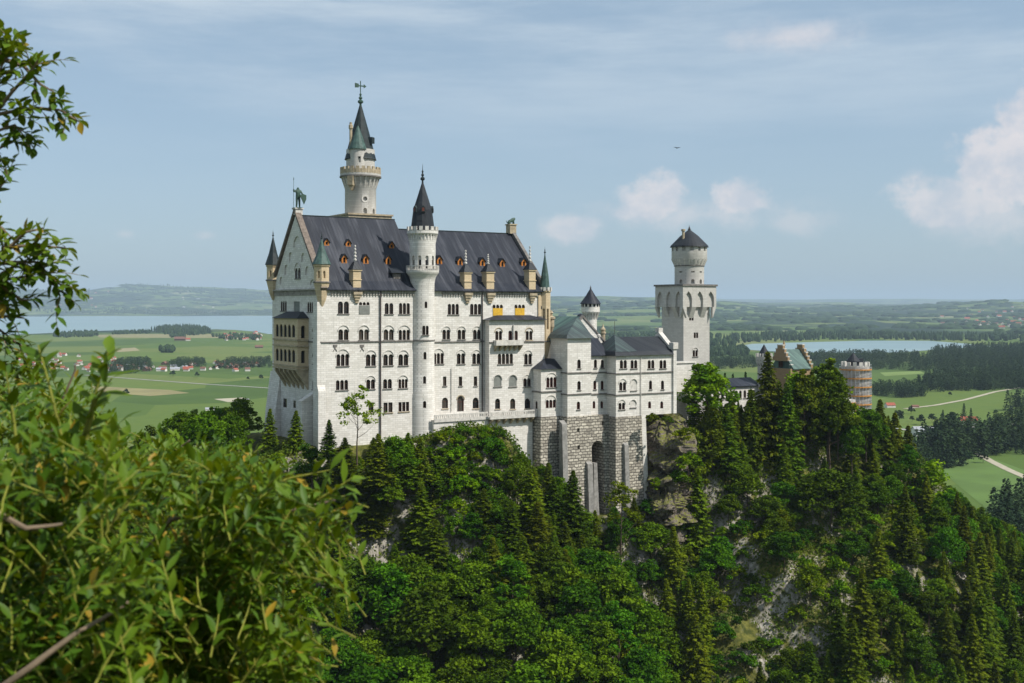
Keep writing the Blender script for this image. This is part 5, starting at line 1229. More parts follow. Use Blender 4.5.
# --- general wood
named('lime', 797, 376, 306, 'light green leafy tree hiding the foot of the brick gatehouse', 16, 1.2)
named('spruce', 779, 380, 306, 'small spruce right beside the tallest spruce under the stepped gable', 20, 1.0)
named('broad', 838, 392, 302, 'leafy tree below the broad fir at the foot of the scaffolding', 16, 1.0)
named('broad', 866, 409, 312, 'leafy tree under the right side of the scaffolded tower', 13, 1.1)
named('spruce', 345, 437, 236, 'fir under the thin pale tree at the palace foot', 10, 1.5)
named('spruce', 420, 437, 246, 'fir at the foot of the slender stair tower', 10, 1.4)
named('broad', 395, 438, 240, 'leafy tree against the palace foot left of the stair tower', 10, 1.1)
named('broad', 312, 446, 240, 'leafy tree below the corner of the palace', 9, 1.2)
for px, yt, h in ((652, 413, 2.6), (668, 416, 2.0), (684, 428, 4), (657, 478, 3.5), (678, 470, 5), (688, 452, 5), (648, 500, 5)): named('shrub', px, yt, 279, 'shrub growing on the grey rock outcrop beside the masonry base', h, 1.3, 'shrubs on the rock outcrop')
scatter('spruce', 22, (-2, 27), (-11, -3), 6, 11, .22, 'small spruce close against the foot of the palace front', 'small spruces at the palace foot', wide=(1.3, 1.8), maxcut=.3)
scatter('lime', 12, (-14, 20), (-12, -3), 4, 7, .3, 'bright bush-like young tree at the palace foot', 'young trees at the palace foot', wide=(1.2, 1.6), maxcut=.3)
mound = lambda px, pb, u, v: 405 < px < 510 and pb < 520
scatter('shrub', 150, (18, 56), (-34, -5.5), 2.2, 5, .55, 'light green shrub on the grassy mound below the palace terrace', 'shrubs on the mound below the terrace', mound, (1, 1.4))
scatter('shrub', 120, (60, 190), (-70, -10), 2.5, 5.5, .8, 'low bushy shrub on the rocky slope below the gatehouse', 'shrubs on the rocky right slope', lambda px, pb, u, v: 640 < px < 960, (1, 1.5))
scatter('spruce', 85, (100, 215), (-16, 4), 13, 28, .21, 'spruce in the dense row along the ridge between square tower and meadow', 'spruces along the ridge', lambda px, pb, u, v: px > 682, maxcut=.45)
scatter('spruce', 115, (40, 260), (-85, -14), 9, 26, .25, 'spruce on the steep slope below the gatehouse ridge', 'spruces on the right slope', lambda px, pb, u, v: px > 650)
scatter('broad', 34, (-20, 75), (-34, -6), 6, 10, .36, 'small leafy tree on the slope right below the palace', 'small leafy trees below the palace', lambda px, pb, u, v: px < 650 and pb < 600 and not (430 < px < 490 and pb < 480))
scatter('spruce', 38, (-40, 75), (-40, -3), 9, 17, .27, 'spruce on the slope right below the palace', 'spruces below the palace', lambda px, pb, u, v: px < 650 and pb < 600 and not (430 < px < 490 and pb < 480), wide=(1.15, 1.5))
scatter('broad', 165, (-75, 100), (-90, -4), 9, 19, .37, 'leafy deciduous tree in the gorge wood below the palace', 'deciduous trees in the gorge wood', lambda px, pb, u, v: px < 690 and not mound(px, pb, u, v), wide=(1.05, 1.35))
scatter('broad', 105, (70, 260), (-90, -14), 8, 17, .40, 'leafy deciduous tree among the spruces on the right slope', 'deciduous trees on the right slope', lambda px, pb, u, v: px > 660, wide=(1.05, 1.35))
scatter('lime', 80, (-40, 240), (-80, -6), 7, 12, .40, 'bright green young tree scattered in the wood of the castle hill', 'young bright trees on the castle hill', maxcut=.6, wide=(1.1, 1.5))
scatter('spruce', 26, (185, 300), (-60, 10), 8, 18, .2, 'spruce on the falling right end of the ridge beside the meadow', 'spruces on the falling right end of the ridge', maxcut=.2)
scatter('broad', 22, (-70, -3), (0, 40), 10, 15, .35, 'leafy tree on the hillside left behind the palace', 'trees left behind the palace')
print('TREES', counts)
# undergrowth
rg = np.random.RandomState(77)
N_ = 110000; uu = rg.uniform(-80, 260, N_); vv = rg.uniform(-95, 6, N_)
keep = np.array([not in_build(a, b) for a, b in zip(uu, vv)]); uu = uu[keep]; vv = vv[keep]
x_ = X1+uu*CO-vv*SI; y_ = Y1+uu*SI+vv*CO; z_ = terrain(x_, y_); cl = fbm(x_/6., y_/6., 3); k = (z_ > 1) & (cl > -.2); x_, y_, z_ = x_[k], y_[k], z_[k]
cen = np.repeat(np.stack([x_, y_, z_], 1), 4, 0) + rg.normal(size=(len(x_)*4, 3))*np.array([.7, .7, .35]) + np.array([0, 0, .5])
v_, f_ = quads(cen, .32, aspect=.6)
me = np_mesh('undergrowth', v_, f_); me.materials.append(M['under']); o = bpy.data.objects.new('undergrowth', me); COL.objects.link(o); props(o, 'low green undergrowth covering the castle hill', 'undergrowth', None, 'stuff')

# ------------------------------------------------------------------ rock outcrops
def rock_mat():
    m, nt = newmat('limestone_rock'); n = NT(nt); p = n.obj(); a = n.noise(n.map(p, (1, 1, .45)), .55, 8, .7); b = n.noise(p, 2.4, 6, .65)
    c = n.mix(n.rng(a, .38, .62), (.060, .050, .040), (.21, .175, .145)); c = n.mix(n.m('MULTIPLY', n.rng(b, .45, .7), .5), c, (.36, .32, .28))
    nz = n.sep(n.N('ShaderNodeNewGeometry').outputs['Normal'])[2]; c = n.mix(n.m('MULTIPLY', n.rng(nz, .35, .7), n.rng(b, .4, .55)), c, (.16, .17, .03))
    n.out(c, .95, n.m('ADD', a, n.m('MULTIPLY', b, .4)), .9, .7, spec=.1); return m
M['rock'] = rock_mat(); M['rockpale'] = stone('pale_rock', (.44, .40, .35), (.30, .26, .22), 2.2, 1.1, .02, .5, .6, .7, .9)
def crag(name, label, px0, px1, y0, y1, d, depth, mat, seed, taper=.85, lean=.25):
    """a lump of rock standing on the slope: its own closed body"""
    cx_ = ((px0+px1)/2-CX)/F*d; hw = (px1-px0)/2/F*d; zt2 = CZ-(y0-HY)*d/F; zb2 = CZ-(y1-HY)*d/F
    nz_, na_ = 64, 72; vs = []; fs = []
    for i in range(nz_+1):
        t = i/nz_; z = zb2-3+(zt2-zb2+3)*t
        for k in range(na_):
            a = 2*math.pi*k/na_; ca, sa = math.cos(a), math.sin(a)
            prof = (1-.35*max(0, t-.8)/.2*(max(0, t-.8)/.2))*(1+(1-taper)*(t-.5)); sq_ = 1/max(abs(ca), abs(sa))**.55
            p = Vector((ca*hw*sq_*prof, sa*depth*sq_*prof + depth*lean*t*2, z))
            nn = noise.fractal(Vector((p.x*.16+seed, p.y*.16, p.z*.11)), .9, 2.1, 5)*2.3 + noise.fractal(Vector((p.x*.6+seed, p.y*.6, p.z*.4)), .9, 2.1, 4)*.45
            q_ = 3.2*noise.noise(Vector((p.x*.22+p.z*.10, seed+p.y*.22, p.z*.22))); nn += (math.floor(q_*2)/2)*1.5 + .7*abs(noise.noise(Vector((p.x*.9+seed, p.y*.9, p.z*.35)))) + noise.fractal(Vector((p.x*1.9, p.y*1.9, p.z*1.3+seed)), .8, 2.1, 3)*.28
            p.x += ca*nn; p.y += sa*nn
            vs.append((cx_+p.x, d+p.y, p.z+noise.noise(Vector((ca*2, sa*2+seed, 3)))*2*t))
    for i in range(nz_):
        for k in range(na_): fs.append((i*na_+k, i*na_+(k+1) % na_, (i+1)*na_+(k+1) % na_, (i+1)*na_+k))
    fs.append(tuple(nz_*na_+k for k in range(na_))); me = bpy.data.meshes.new(name); me.from_pydata(vs, [], fs); fixn(me); me.materials.append(mat)
    o = bpy.data.objects.new(name, me); COL.objects.link(o); props(o, label, None, None, 'structure'); return o
crag('cliff', 'brown-grey rock outcrop carrying the right half of the bower wing', 648, 688, 417, 505, 287, 8, M['rock'], 3.1, 1.3)

crag('cliff', 'lower grey rock step under the outcrop beside the masonry base', 655, 676, 478, 540, 281, 6, M['rock'], 12.3, .8)
# ------------------------------------------------------------------ woods in the valley (each wood one mass)
def wood(pts, n, h0, h1, label, conifer=.8, seed=0, name='far_wood', leafy=False):
    r2 = random.Random(900+seed); P_ = [G(px, py) for px, py in pts]
    xs = [p[0] for p in P_]; ys = [p[1] for p in P_]
    def inside(x, y):
        c = False; j = len(P_)-1
        for i in range(len(P_)):
            if (P_[i][1] > y) != (P_[j][1] > y) and x < (P_[j][0]-P_[i][0])*(y-P_[i][1])/(P_[j][1]-P_[i][1])+P_[i][0]: c = not c
            j = i
        return c
    V_ = []; F_ = []; k = 0; CC = []; AD = []; SZ = []
    for _ in range(n*30):
        if k >= n: break
        x = r2.uniform(min(xs), max(xs)); y = r2.uniform(min(ys), max(ys))
        if not inside(x, y): continue
        z = gz(x, y)-.5; h = r2.uniform(h0, h1); b = len(V_); a0 = r2.uniform(0, 6); m = 7; con = r2.random() < conifer
        if leafy:
            nq = 150; t_ = rg.rand(nq)**(1.25 if con else .8)*.98; an_ = rg.rand(nq)*6.283
            rr_ = (h*.20*(1-t_)**.8 if con else h*.30*np.sqrt(np.maximum(1-(2*t_-1)**2, .02)))*(.55+.55*rg.rand(nq)); CC.append(np.stack([x+rr_*np.cos(an_), y+rr_*np.sin(an_), z+h*(.05+.95*t_)], 1)); AD.append(np.stack([np.cos(an_), np.sin(an_), np.full(nq, -.35)], 1)); SZ.append(np.full(nq, h*.06*(1 if con else 1.1)))
            k += 1; continue
        if con: prof = [(.19, .04), (.15, .34), (.10, .62), (0.045, .84), (.01, 1.0)]
        else: prof = [(.20, .02), (.34, .28), (.33, .58), (.2, .8), (.04, .9)]
        for (rr, t) in prof:
            for q in range(m):
                a = a0 + 6.283*q/m; j = 1 + r2.uniform(-.28, .28); V_.append((x+rr*h*j*math.cos(a), y+rr*h*j*math.sin(a), z+h*(t+r2.uniform(-.035, .035))))
        for i in range(len(prof)-1):
            for q in range(m): F_.append((b+i*m+q, b+i*m+(q+1) % m, b+(i+1)*m+(q+1) % m, b+(i+1)*m+q))
        k += 1
    if leafy: v_, f_ = sprays(np.concatenate(CC), np.concatenate(AD), np.concatenate(SZ), np.concatenate(SZ)*.55); me = np_mesh(name, v_, f_)
    else: me = bpy.data.meshes.new(name); me.from_pydata(V_, [], F_)
    me.materials.append(M['farwood']); o = bpy.data.objects.new(name, me); COL.objects.link(o); props(o, label, 'wood', None, 'stuff')
def fw_mat():
    m, nt = newmat('distant_wood'); n = NT(nt); g = n.N('ShaderNodeNewGeometry'); f = n.noise(g.outputs['Position'], .045, 4, .6)
    c = n.mix(n.rng(f, .35, .65), (.016, .036, .014), (.040, .070, .022)); n.out(c, .9, n.noise(g.outputs['Position'], .4, 4, .7), .8, 2., spec=.1); return m
M['farwood'] = fw_mat()
WOODS = [
 ([(908, 371), (925, 362), (935, 353), (960, 350.5), (1000, 349), (1100, 348), (1110, 371), (1010, 372.5), (950, 373)], 1500, 16, 24, 'large dark conifer wood beyond the right meadow', .9),
 ([(915, 390), (930, 382), (965, 378.5), (1010, 376), (1100, 374), (1100, 389), (1000, 390), (940, 392)], 800, 14, 22, 'long dark wood edge bordering the right meadow', .9),
 ([(870, 392), (895, 388.5), (925, 389.5), (932, 396), (905, 398), (872, 396)], 120, 10, 17, 'copse left of the dark wood edge', .3),
 ([(800, 358), (850, 357), (905, 357.5), (925, 360), (915, 364), (850, 364.5), (800, 362)], 320, 14, 22, 'tree belt on the near shore of the right lake', .6),
 ([(700, 362), (756, 360), (757, 368), (700, 370)], 160, 12, 18, 'wood between the square tower and the gate turret', .6),
 ([(700, 350), (745, 350), (750, 356), (700, 357)], 200, 14, 20, 'dark wood left of the right lake', .7),
 ([(815, 366), (900, 366), (908, 370), (815, 370)], 150, 10, 15, 'hedge row of trees behind the scaffolded tower', .3),
 ([(730, 337), (800, 335.5), (900, 336), (1060, 337), (1060, 341), (960, 341.2), (870, 339.3), (800, 341), (738, 343)], 700, 18, 26, 'wooded far shore of the right lake', .8),
 ([(560, 338), (700, 336), (735, 340), (735, 347), (560, 350)], 600, 18, 25, 'woods behind the bower wing roofs', .7),
 ([(151, 331), (165, 328.5), (190, 328), (206, 330), (212, 333.5), (196, 335.5), (165, 334.5)], 420, 20, 28, 'dark wooded peninsula by the left lake', .9),
 ([(50, 336), (75, 333.2), (98, 333.2), (97, 336.5), (60, 338)], 130, 14, 20, 'tree line on the left lake shore', .5),
 ([(112, 333), (150, 331.5), (150, 333.4), (113, 334.6)], 90, 12, 18, 'thin row of shore trees by the left lake', .5),
 ([(170, 336), (185, 335), (186, 338), (172, 338.5)], 40, 12, 18, 'small copse below the wooded peninsula', .5),
 ([(210, 336.5), (235, 335), (262, 337.5), (262, 340), (225, 340)], 90, 12, 18, 'trees around the red roofed hamlet', .3),
 ([(160, 350.5), (172, 349), (175, 352.5), (162, 353.5)], 26, 14, 19, 'clump of round trees in the left meadow', .1),
 ([(108, 369), (120, 362), (150, 362), (152, 371), (128, 374), (110, 374)], 190, 9, 15, 'village trees at the left end of the main street', .25),
 ([(165, 367), (180, 361.5), (205, 362), (206, 367), (180, 369)], 110, 9, 14, 'village trees between the red roofs', .2),
 ([(212, 367), (230, 362), (270, 360.5), (272, 367.5), (240, 369)], 180, 9, 14, 'village trees at the right end beside the palace', .2),
 ([(908, 460), (925, 450), (945, 443), (968, 440), (975, 452), (960, 467), (925, 471)], 120, 15, 26, 'near conifer wood in front of the road', .92),
 ([(970, 442), (990, 435), (1030, 428), (1060, 430), (1060, 452), (1030, 455), (985, 457), (972, 458)], 150, 15, 25, 'dark conifer block at the right edge', .92),
 ([(1005, 408), (1030, 402), (1060, 400), (1060, 414), (1010, 416)], 50, 14, 24, 'group of conifers at the right edge above the road', .9),
 ([(990, 530), (1000, 512), (1030, 500), (1070, 500), (1070, 560), (1000, 560)], 90, 10, 20, 'dark trees at the lower right edge of the meadow', .7),
]
for i, (pts, n, a, b, lab, cf) in enumerate(WOODS):
    nr_ = min(G(*p)[1] for p in pts) < 2300; wood(pts, int(n*(1.2 if nr_ else 1)), a, b, lab, cf, i, leafy=nr_)
# woods on the far shore and on the hills: bands of tree masses
r3 = random.Random(4)
for i, (p0, p1, y0, y1, n, h) in enumerate(((30, 290, 314.9, 315.5, 500, 22), (-60, 90, 312.8, 313.6, 300, 26), (120, 290, 312.9, 313.5, 260, 26))):
    wood([(p0, y0), (p1, y0), (p1, y1), (p0, y1)], n, h*.9, h*1.9, ('wooded far shore of the left lake', 'wood band on the hill left of the lake', 'wood band on the hill behind the lake')[i], .8, 50+i)
rg = np.random.RandomState(3); V_ = []; F_ = []; nb = 0
for c in range(230):
    t = rg.uniform(-.62, .62); dd = 4600*np.exp(rg.rand()*1.25); cx0, cy0 = t*dd, dd
    if t < -.12 and dd < 14500: 
        dd = rg.uniform(14800, 21000); cx0, cy0 = t*dd, dd
    nn_ = rg.randint(8, 26); Lx = rg.uniform(150, 900)*dd/9000; an0 = rg.normal()*.35
    for k in range(nn_):
        s_ = rg.normal(); w_ = rg.normal()*Lx*.10; x = cx0+Lx*.5*s_*np.cos(an0)-w_*np.sin(an0); y = cy0+Lx*.5*s_*np.sin(an0)+w_*np.cos(an0); sz = rg.uniform(14, 30)*dd/9000+8; z = float(terrain(np.array([x]), np.array([y]))[0])-2; hh = rg.uniform(13, 24)
        a0 = rg.rand()*6
        for (rr, tt) in ((1.0, 0), (.95, .6), (.5, 1.0)):
            for q in range(6): a = a0+1.0472*q; j = 1+rg.uniform(-.25, .25); V_.append((x+sz*1.6*rr*j*math.cos(a), y+sz*rr*j*math.sin(a), z+hh*tt*(1+rg.uniform(-.15, .15))))
        for i in range(2):
            for q in range(6): F_.append((nb+i*6+q, nb+i*6+(q+1) % 6, nb+i*6+6+(q+1) % 6, nb+i*6+6+q))
        F_.append((nb+12, nb+13, nb+14, nb+15)); F_.append((nb+12, nb+15, nb+16, nb+17)); nb += 18
me = np_mesh('far_wood', np.array(V_), np.array(F_)); me.materials.append(M['farwood']); o = bpy.data.objects.new('far_wood', me); COL.objects.link(o); props(o, 'scattered dark woods over the rolling country far behind the castle', 'wood', None, 'stuff')
# single trees in the meadows
MT = [('farbroad', 126, 396, 9, 'lone round tree in the middle of the left meadow'), ('farbroad', 197, 377.5, 9, 'lone round tree right of the village road'), ('farbroad', 173, 376.5, 10, 'tree on the meadow edge below the village'),
 ('farbroad', 261, 380.5, 9, 'lone tree close to the palace wall in the left meadow'), ('farbroad', 248, 380.5, 6, 'small tree left of the lone tree by the palace'),
 ('farspruce', 943, 428, 17, 'slim conifer left of the red barn'), ('farspruce', 950, 429, 15, 'shorter slim conifer beside the road'), ('farspruce', 964, 424, 20, 'tall conifer by the red barn'), ('farspruce', 971, 427, 18, 'conifer right of the red barn'),
 ('farbroad', 899, 424, 13, 'round tree at the left end of the road'), ('farbroad', 911, 414, 8, 'round tree above the long barn'), ('farbroad', 921, 425, 10, 'bushy tree right of the long barn'), ('farbroad', 932, 423, 9, 'smaller bushy tree by the road'),
 ('farbroad', 912, 422, 6, 'bush left of the bushy tree'), ('farbroad', 950, 396.5, 6, 'dark bush in the upper right meadow'), ('farbroad', 983, 463, 8, 'bush at the start of the gravel path'), ('farbroad', 968, 463, 8, 'bush on the meadow edge left of the path'),
 ('farspruce', 725, 380, 0, 'small dark conifer over the long roof, leftmost of three'), ('farspruce', 733, 381, 0, 'small conifer over the long roof, middle of three'), ('farspruce', 745.5, 379, 0, 'bushy conifer over the long roof, rightmost of three')]
for kd, px, py, h, lab in MT:
    if h: x, y, z = G(px, py); tree(kd, x, y, gz(x, y)-.2, h, lab, None, 1.15, rt)
    else:
        uu_, vv_ = U(px, 26), 26; x, y = W(uu_, vv_); zz = CZ-(py-9-HY)*y/F; g_ = gz(x, y); tree(kd, x, y, g_-.3, max(zz-g_, 5), lab, None, .8, rt)
for i in range(9):
    x, y, z = G(214+i*5.6, 370.2-i*.12); tree('farbroad', x, y, z, 7+rt.random()*2, 'small round tree in the row along the village road', 'row of young trees below the village', 1, rt)

# ------------------------------------------------------------------ houses
M['hwhite'] = plain('house_plaster', (.72, .69, .63), .85, .15); M['hred'] = plain('red_tiles', (.36, .10, .06), .8, .35, .4); M['hbrown'] = plain('brown_tiles', (.20, .10, .07), .8, .35, .4); M['hgrey'] = plain('grey_sheet_roof', (.36, .37, .40), .6, .2, .4); M['hwood'] = plain('barn_wood', (.13, .08, .05), .85, .3)
def house_meshes(L, Wd, H, rh, roofm, wallm):
    w = MB(); w.box(-L/2, L/2, -Wd/2, Wd/2, -.5, H); w.along_u([(-Wd/2, H-.01), (Wd/2, H-.01), (0, H+rh-.35)], -L/2, L/2)
    r = MB(); o = .8; r.along_u([(-Wd/2-o, H-o*rh/Wd*2), (0, H+rh), (Wd/2+o, H-o*rh/Wd*2), (Wd/2+o, H-o*rh/Wd*2-.3), (0, H+rh-.3), (-Wd/2-o, H-o*rh/Wd*2-.3)], -L/2-.7, L/2+.7)
    wi = MB()
    for i in range(int(L//3.5)):
        for s in (-1, 1):
            for zf in (1.2, 3.9):
                if zf+1.2 < H: wi.box(-L/2+1.5+i*3.4, -L/2+2.6+i*3.4, s*(Wd/2)-.04, s*(Wd/2)+.05, zf, zf+1.2)
    out = []
    for nm, mb, mt in (('wall', w, wallm), ('roof', r, roofm), ('window_row', wi, M['dark'])):
        if mb.f: me = mb.mesh(nm); fixn(me); me.materials.append(mt); out.append((nm, me))
    return out
HT = [house_meshes(14, 10, 5.5, 4.2, M['hred'], M['hwhite']), house_meshes(20, 12, 6, 5, M['hred'], M['hwhite']), house_meshes(12, 9, 5.8, 3.6, M['hbrown'], M['hwhite']), house_meshes(26, 13, 5, 5, M['hbrown'], M['hwood']), house_meshes(24, 12, 5, 3.4, M['hgrey'], M['hwhite'])]
def house(px, py, kd, rz, label, group=None, s=1.0, name='farmhouse', cat='house'):
    x, y, z = G(px, py); o = root(name, label, cat, (x, y, gz(x, y)), rz, group); o.scale = (s, s, s)
    for nm, me in HT[kd]:
        k = bpy.data.objects.new(nm, me); COL.objects.link(k); k.parent = o
r4 = random.Random(21); hp = []
def town(n, px0, px1, y0, y1, label, group, kinds, s=1.0, gap=4):
    k = 0
    for _ in range(n*40):
        if k >= n: break
        px, py = r4.uniform(px0, px1), r4.uniform(y0, y1); x, y, z = G(px, py)
        if any((a-x)**2+(b-y)**2 < (17*s)**2 for a, b in hp): continue
        hp.append((x, y)); house(px, py, r4.choice(kinds), r4.uniform(-.5, .5)+r4.choice((0, 1.57)), label, group, s*r4.uniform(.8, 1.15)); k += 1
town(60, 118, 262, 362.5, 371.5, 'red roofed white house in the village street left of the palace', 'houses in the middle village', (0, 0, 1, 2, 3, 4), .62)
town(60, 10, 118, 355, 372, 'red roofed house in the village half hidden by the foreground shrub', 'houses in the left village', (0, 0, 1, 2, 2), .62)
town(26, 224, 262, 332.5, 341, 'red roofed house in the small hamlet by the left lake shore', 'houses in the lakeside hamlet', (0, 0, 1, 2), .85)
town(60, 940, 1040, 319, 329, 'tiny pale house of the far town on the right horizon', 'houses in the far right town', (0, 0, 2, 1), 1.6)
town(16, 40, 110, 313.2, 314.8, 'tiny house on the far shore of the left lake', 'houses on the far left shore', (0, 2, 1), 2.2)
town(10, 180, 215, 313.2, 314.6, 'tiny pale house on the far shore behind the peninsula', 'houses behind the peninsula', (2, 4), 2.2)
house(890, 407.5, 1, .2, 'red roofed barn at the left end of the right meadow', s=.5, name='barn', cat='barn'); house(969, 424.5, 1, -.3, 'small bright red roofed house among the conifers', s=.7)
house(927, 436, 4, .1, 'long low house with pale grey roof beside the road', s=1.0, name='barn', cat='barn'); house(180, 340.5, 3, .1, 'red brown barn on the left meadow near the shore', s=1.3, name='barn', cat='barn'); house(188, 340.8, 0, .4, 'small red house beside the shore barn', s=1.0)
house(259, 348, 3, .2, 'dark wooden hut in the meadow near the palace', s=.8, name='hut', cat='hut'); house(210, 410.5, 4, .3, 'grey roofed shed peeping over the trees left of the castle', s=.4, name='shed', cat='shed')
house(915, 407.5, 3, .2, 'tiny dark hut by the farm track', s=.3, name='hut', cat='hut'); house(247, 400, 4, 0, 'white shed on the patch of bare earth', s=.2, name='shed', cat='shed')

# ------------------------------------------------------------------ bird
bd = root('bird', 'small dark bird gliding high in the sky above the square tower', 'bird', ((677-CX)/F*170, 170, CZ+(HY-148)/F*170), .4)
M['bird'] = plain('feathers', (.03, .03, .03), .8, .2, 5)
mb = MB(); mb.lathe(0, 0, [(.01, -.26), (.05, -.18), (.08, 0), (.06, .12), (.045, .17), (.01, .26)], 8)
mb.v = [(p[0], p[2], p[1]) for p in mb.v]
for s in (-1, 1):
    L = [(0.04*s, .08, .02), (.28*s, .14, .14), (.58*s, .0, .10), (.60*s, -.04, .10), (.26*s, -.06, .12), (.04*s, -.1, .01)]
    mb.add(L + [(a, b, c-.015) for a, b, c in L], [(0,1,2,3,4,5), (11,10,9,8,7,6)] + [(i, (i+1) % 6, 6+(i+1) % 6, 6+i) for i in range(6)])
mb.add([(-.03,-.2,0),(.03,-.2,0),(.08,-.4,0),(-.08,-.4,0),(-.03,-.2,-.015),(.03,-.2,-.015),(.08,-.4,-.015),(-.08,-.4,-.015)], [(0,1,2,3),(7,6,5,4),(0,1,5,4),(1,2,6,5),(2,3,7,6),(3,0,4,7)])
part('body', mb, M['bird'], bd)

# ------------------------------------------------------------------ foreground shrubs
def fleaf_mat():
    m, nt = newmat('shrub_leaves'); n = NT(nt); p = n.obj(); f = n.noise(p, 3.0, 3, .6); f2 = n.noise(p, 11, 2, .5); wn = n.N('ShaderNodeNewGeometry').outputs['Random Per Island']
    c = n.mix(n.rng(f, .38, .62), (.034, .088, .004), (.125, .195, .008)); c = n.mix(n.m('MULTIPLY', wn, .5), c, (.07, .15, .015)); c = n.mix(n.rng(wn, .965, .97), c, (.30, .20, .02))
    n.out(c, .5, f2, .2, .01, spec=.22, trans=(.24, n.mix(.5, c, (.34, .38, .003)))); return m
M['fleaf'] = fleaf_mat(); M['twig'] = plain('green_twig', (.26, .27, .04), .6, .3, 8); M['stem'] = plain('grey_brown_stem', (.24, .18, .12), .8, .4, 10)
def leaf_geo(V_, F_, p, d, up, L, wd, curl=.15):
    """one leaf blade from p along d"""
    s = d.cross(up); 
    if s.length < 1e-4: s = Vector((1, 0, 0))
    s.normalize(); nn = s.cross(d).normalized(); b = len(V_)
    prof = [(0, .04), (.18, .55), (.42, 1.0), (.7, .78), (.9, .3), (1.0, .02)]
    for t, w in prof:
        c = p + d*(L*t) - nn*(curl*L*t*t); e = s*(wd*w*.5); V_.append(tuple(c-e+nn*wd*w*.14)); V_.append(tuple(c)); V_.append(tuple(c+e+nn*wd*w*.14))
    for i in range(5): F_.append((b+3*i, b+3*i+1, b+3*i+4, b+3*i+3)); F_.append((b+3*i+1, b+3*i+2, b+3*i+5, b+3*i+4))
def shoot(rnd, V_, F_, tw, p, d, L, leaf, wd, n, droop=.3):
    pts = [p.copy()]; q = p.copy(); dd = d.copy(); m = 5
    for i in range(m):
        dd = (dd + Vector((rnd.uniform(-.12, .12), rnd.uniform(-.12, .12), rnd.uniform(-.08, .08)-droop*.15))).normalized(); q = q + dd*(L/m); pts.append(q.copy())
    tw.tube([tuple(a) for a in pts], [.0028*(1-.12*i) for i in range(m+1)], 4)
    for k in range(n):
        t = (.12 + .88*k/(n-1))*m; i = min(int(t), m-1); f = t-i; c = pts[i].lerp(pts[i+1], f); ax = (pts[i+1]-pts[i]).normalized()
        side = ax.orthogonal().normalized(); side.rotate(Matrix.Rotation(k*2.4+rnd.uniform(-.4, .4), 3, ax)); g = (ax*.75 + side*.8 + Vector((0, 0, .12))).normalized()
        if k == n-1: g = ax
        leaf_geo(V_, F_, c, g, Vector((rnd.uniform(-.4, .4), rnd.uniform(-.4, .4), 1)).normalized(), leaf*rnd.uniform(.65, 1.15)*(1 if k < n-2 else .7), wd*rnd.uniform(.8, 1.15), rnd.uniform(0, .3))
def shrub(name, label, boxes, seed, cat='shrub', leaf=.062, wd=.021, lean=(0, 0, 1), stems=()):
    rnd = random.Random(seed); V_ = []; F_ = []; tw = MB(); st_ = MB()
    base = None
    for (px0, px1, ytop, ybot, d0, d1, n) in boxes:       # where leafy shoots grow: columns, rows, distances
        for _ in range(n):
            d = rnd.uniform(d0, d1); px = rnd.uniform(px0, px1); top = np.interp(px, [b[0] for b in ytop], [b[1] for b in ytop]) if isinstance(ytop, list) else ytop
            py = top + (ybot-top)*rnd.random()**.85; p = Vector(((px-CX)/F*d, d, CZ-(py-HY)/F*d))
            if noise.noise(p*3.4) < -.02-.25*(py < top+14): continue
            dr = Vector((lean[0]+rnd.uniform(-.8, .8), lean[1]+rnd.uniform(-.8, .6), lean[2]*rnd.uniform(.2, 1.1))).normalized()
            L = rnd.uniform(.12, .24); p = p - dr*L*.9; nl = rnd.randint(9, 14); shoot(rnd, V_, F_, tw, p, dr, L, leaf, wd, nl)
    org = Vector(stems[0][0]) if stems else Vector((0, 3, CZ-3)); g_ = gz(org.x, org.y)
    o = root(name, label, cat, (org.x, org.y, g_)); off = Vector((org.x, org.y, g_))
    me = np_mesh('leaves', np.array(V_)-np.array(off), np.array(F_), True); me.materials.append(M['fleaf']); k = bpy.data.objects.new('leaves', me); COL.objects.link(k); k.parent = o
    ORG[o.name] = tuple(off); part('twigs', tw, M['twig'], o, True, recalc=False)
    for s in stems:
        q_ = [Vector(p) for p in s]; pts = []
        for i in range(len(q_)-1):
            for j in range(6):
                p = q_[i].lerp(q_[i+1], j/6); k_ = (q_[i+1]-q_[i]).length*.05; pts.append(p+Vector((noise.noise(p*4), noise.noise(p*4+Vector((9, 0, 0))), noise.noise(p*4+Vector((0, 9, 0)))))*k_*2)
        pts.append(q_[-1]); mb = MB(); n = len(pts); r0 = .013 if len(s) > 4 else .009
        mb.tube([tuple(p) for p in pts], [r0*(1-.75*i/(n-1)) for i in range(n)], 7); part('stem', mb, M['stem'], o, True)
    return o
def pp(px, py, d): return ((px-CX)/F*d, d, CZ-(py-HY)/F*d)
def grounded(px, d, *rest):
    x = (px-CX)/F*d; return [(x, d, gz(x, d)-.1), (x+.03, d, (gz(x, d)+CZ-1.2)/2)] + list(rest)
OUT = [(-60, 380), (0, 372), (40, 352), (72, 372), (100, 398), (140, 432), (200, 440), (260, 452), (300, 462), (340, 474), (352, 492), (345, 530), (330, 560)]
shrub('leafy_shrub', 'dense bright green leafy shrub filling the lower left corner', [(-40, 150, [(-60, 452), (0, 440), (60, 430), (100, 440), (150, 462)], 760, 2.4, 3.3, 900)], 1,
      stems=[grounded(-120, 2.9, pp(-60, 740, 2.35), pp(30, 668, 2.35), pp(80, 630, 2.4), pp(130, 600, 2.5)), grounded(-90, 3.0, pp(-60, 496, 2.4), pp(-5, 512, 2.4), pp(28, 528, 2.4), pp(62, 524, 2.45))])
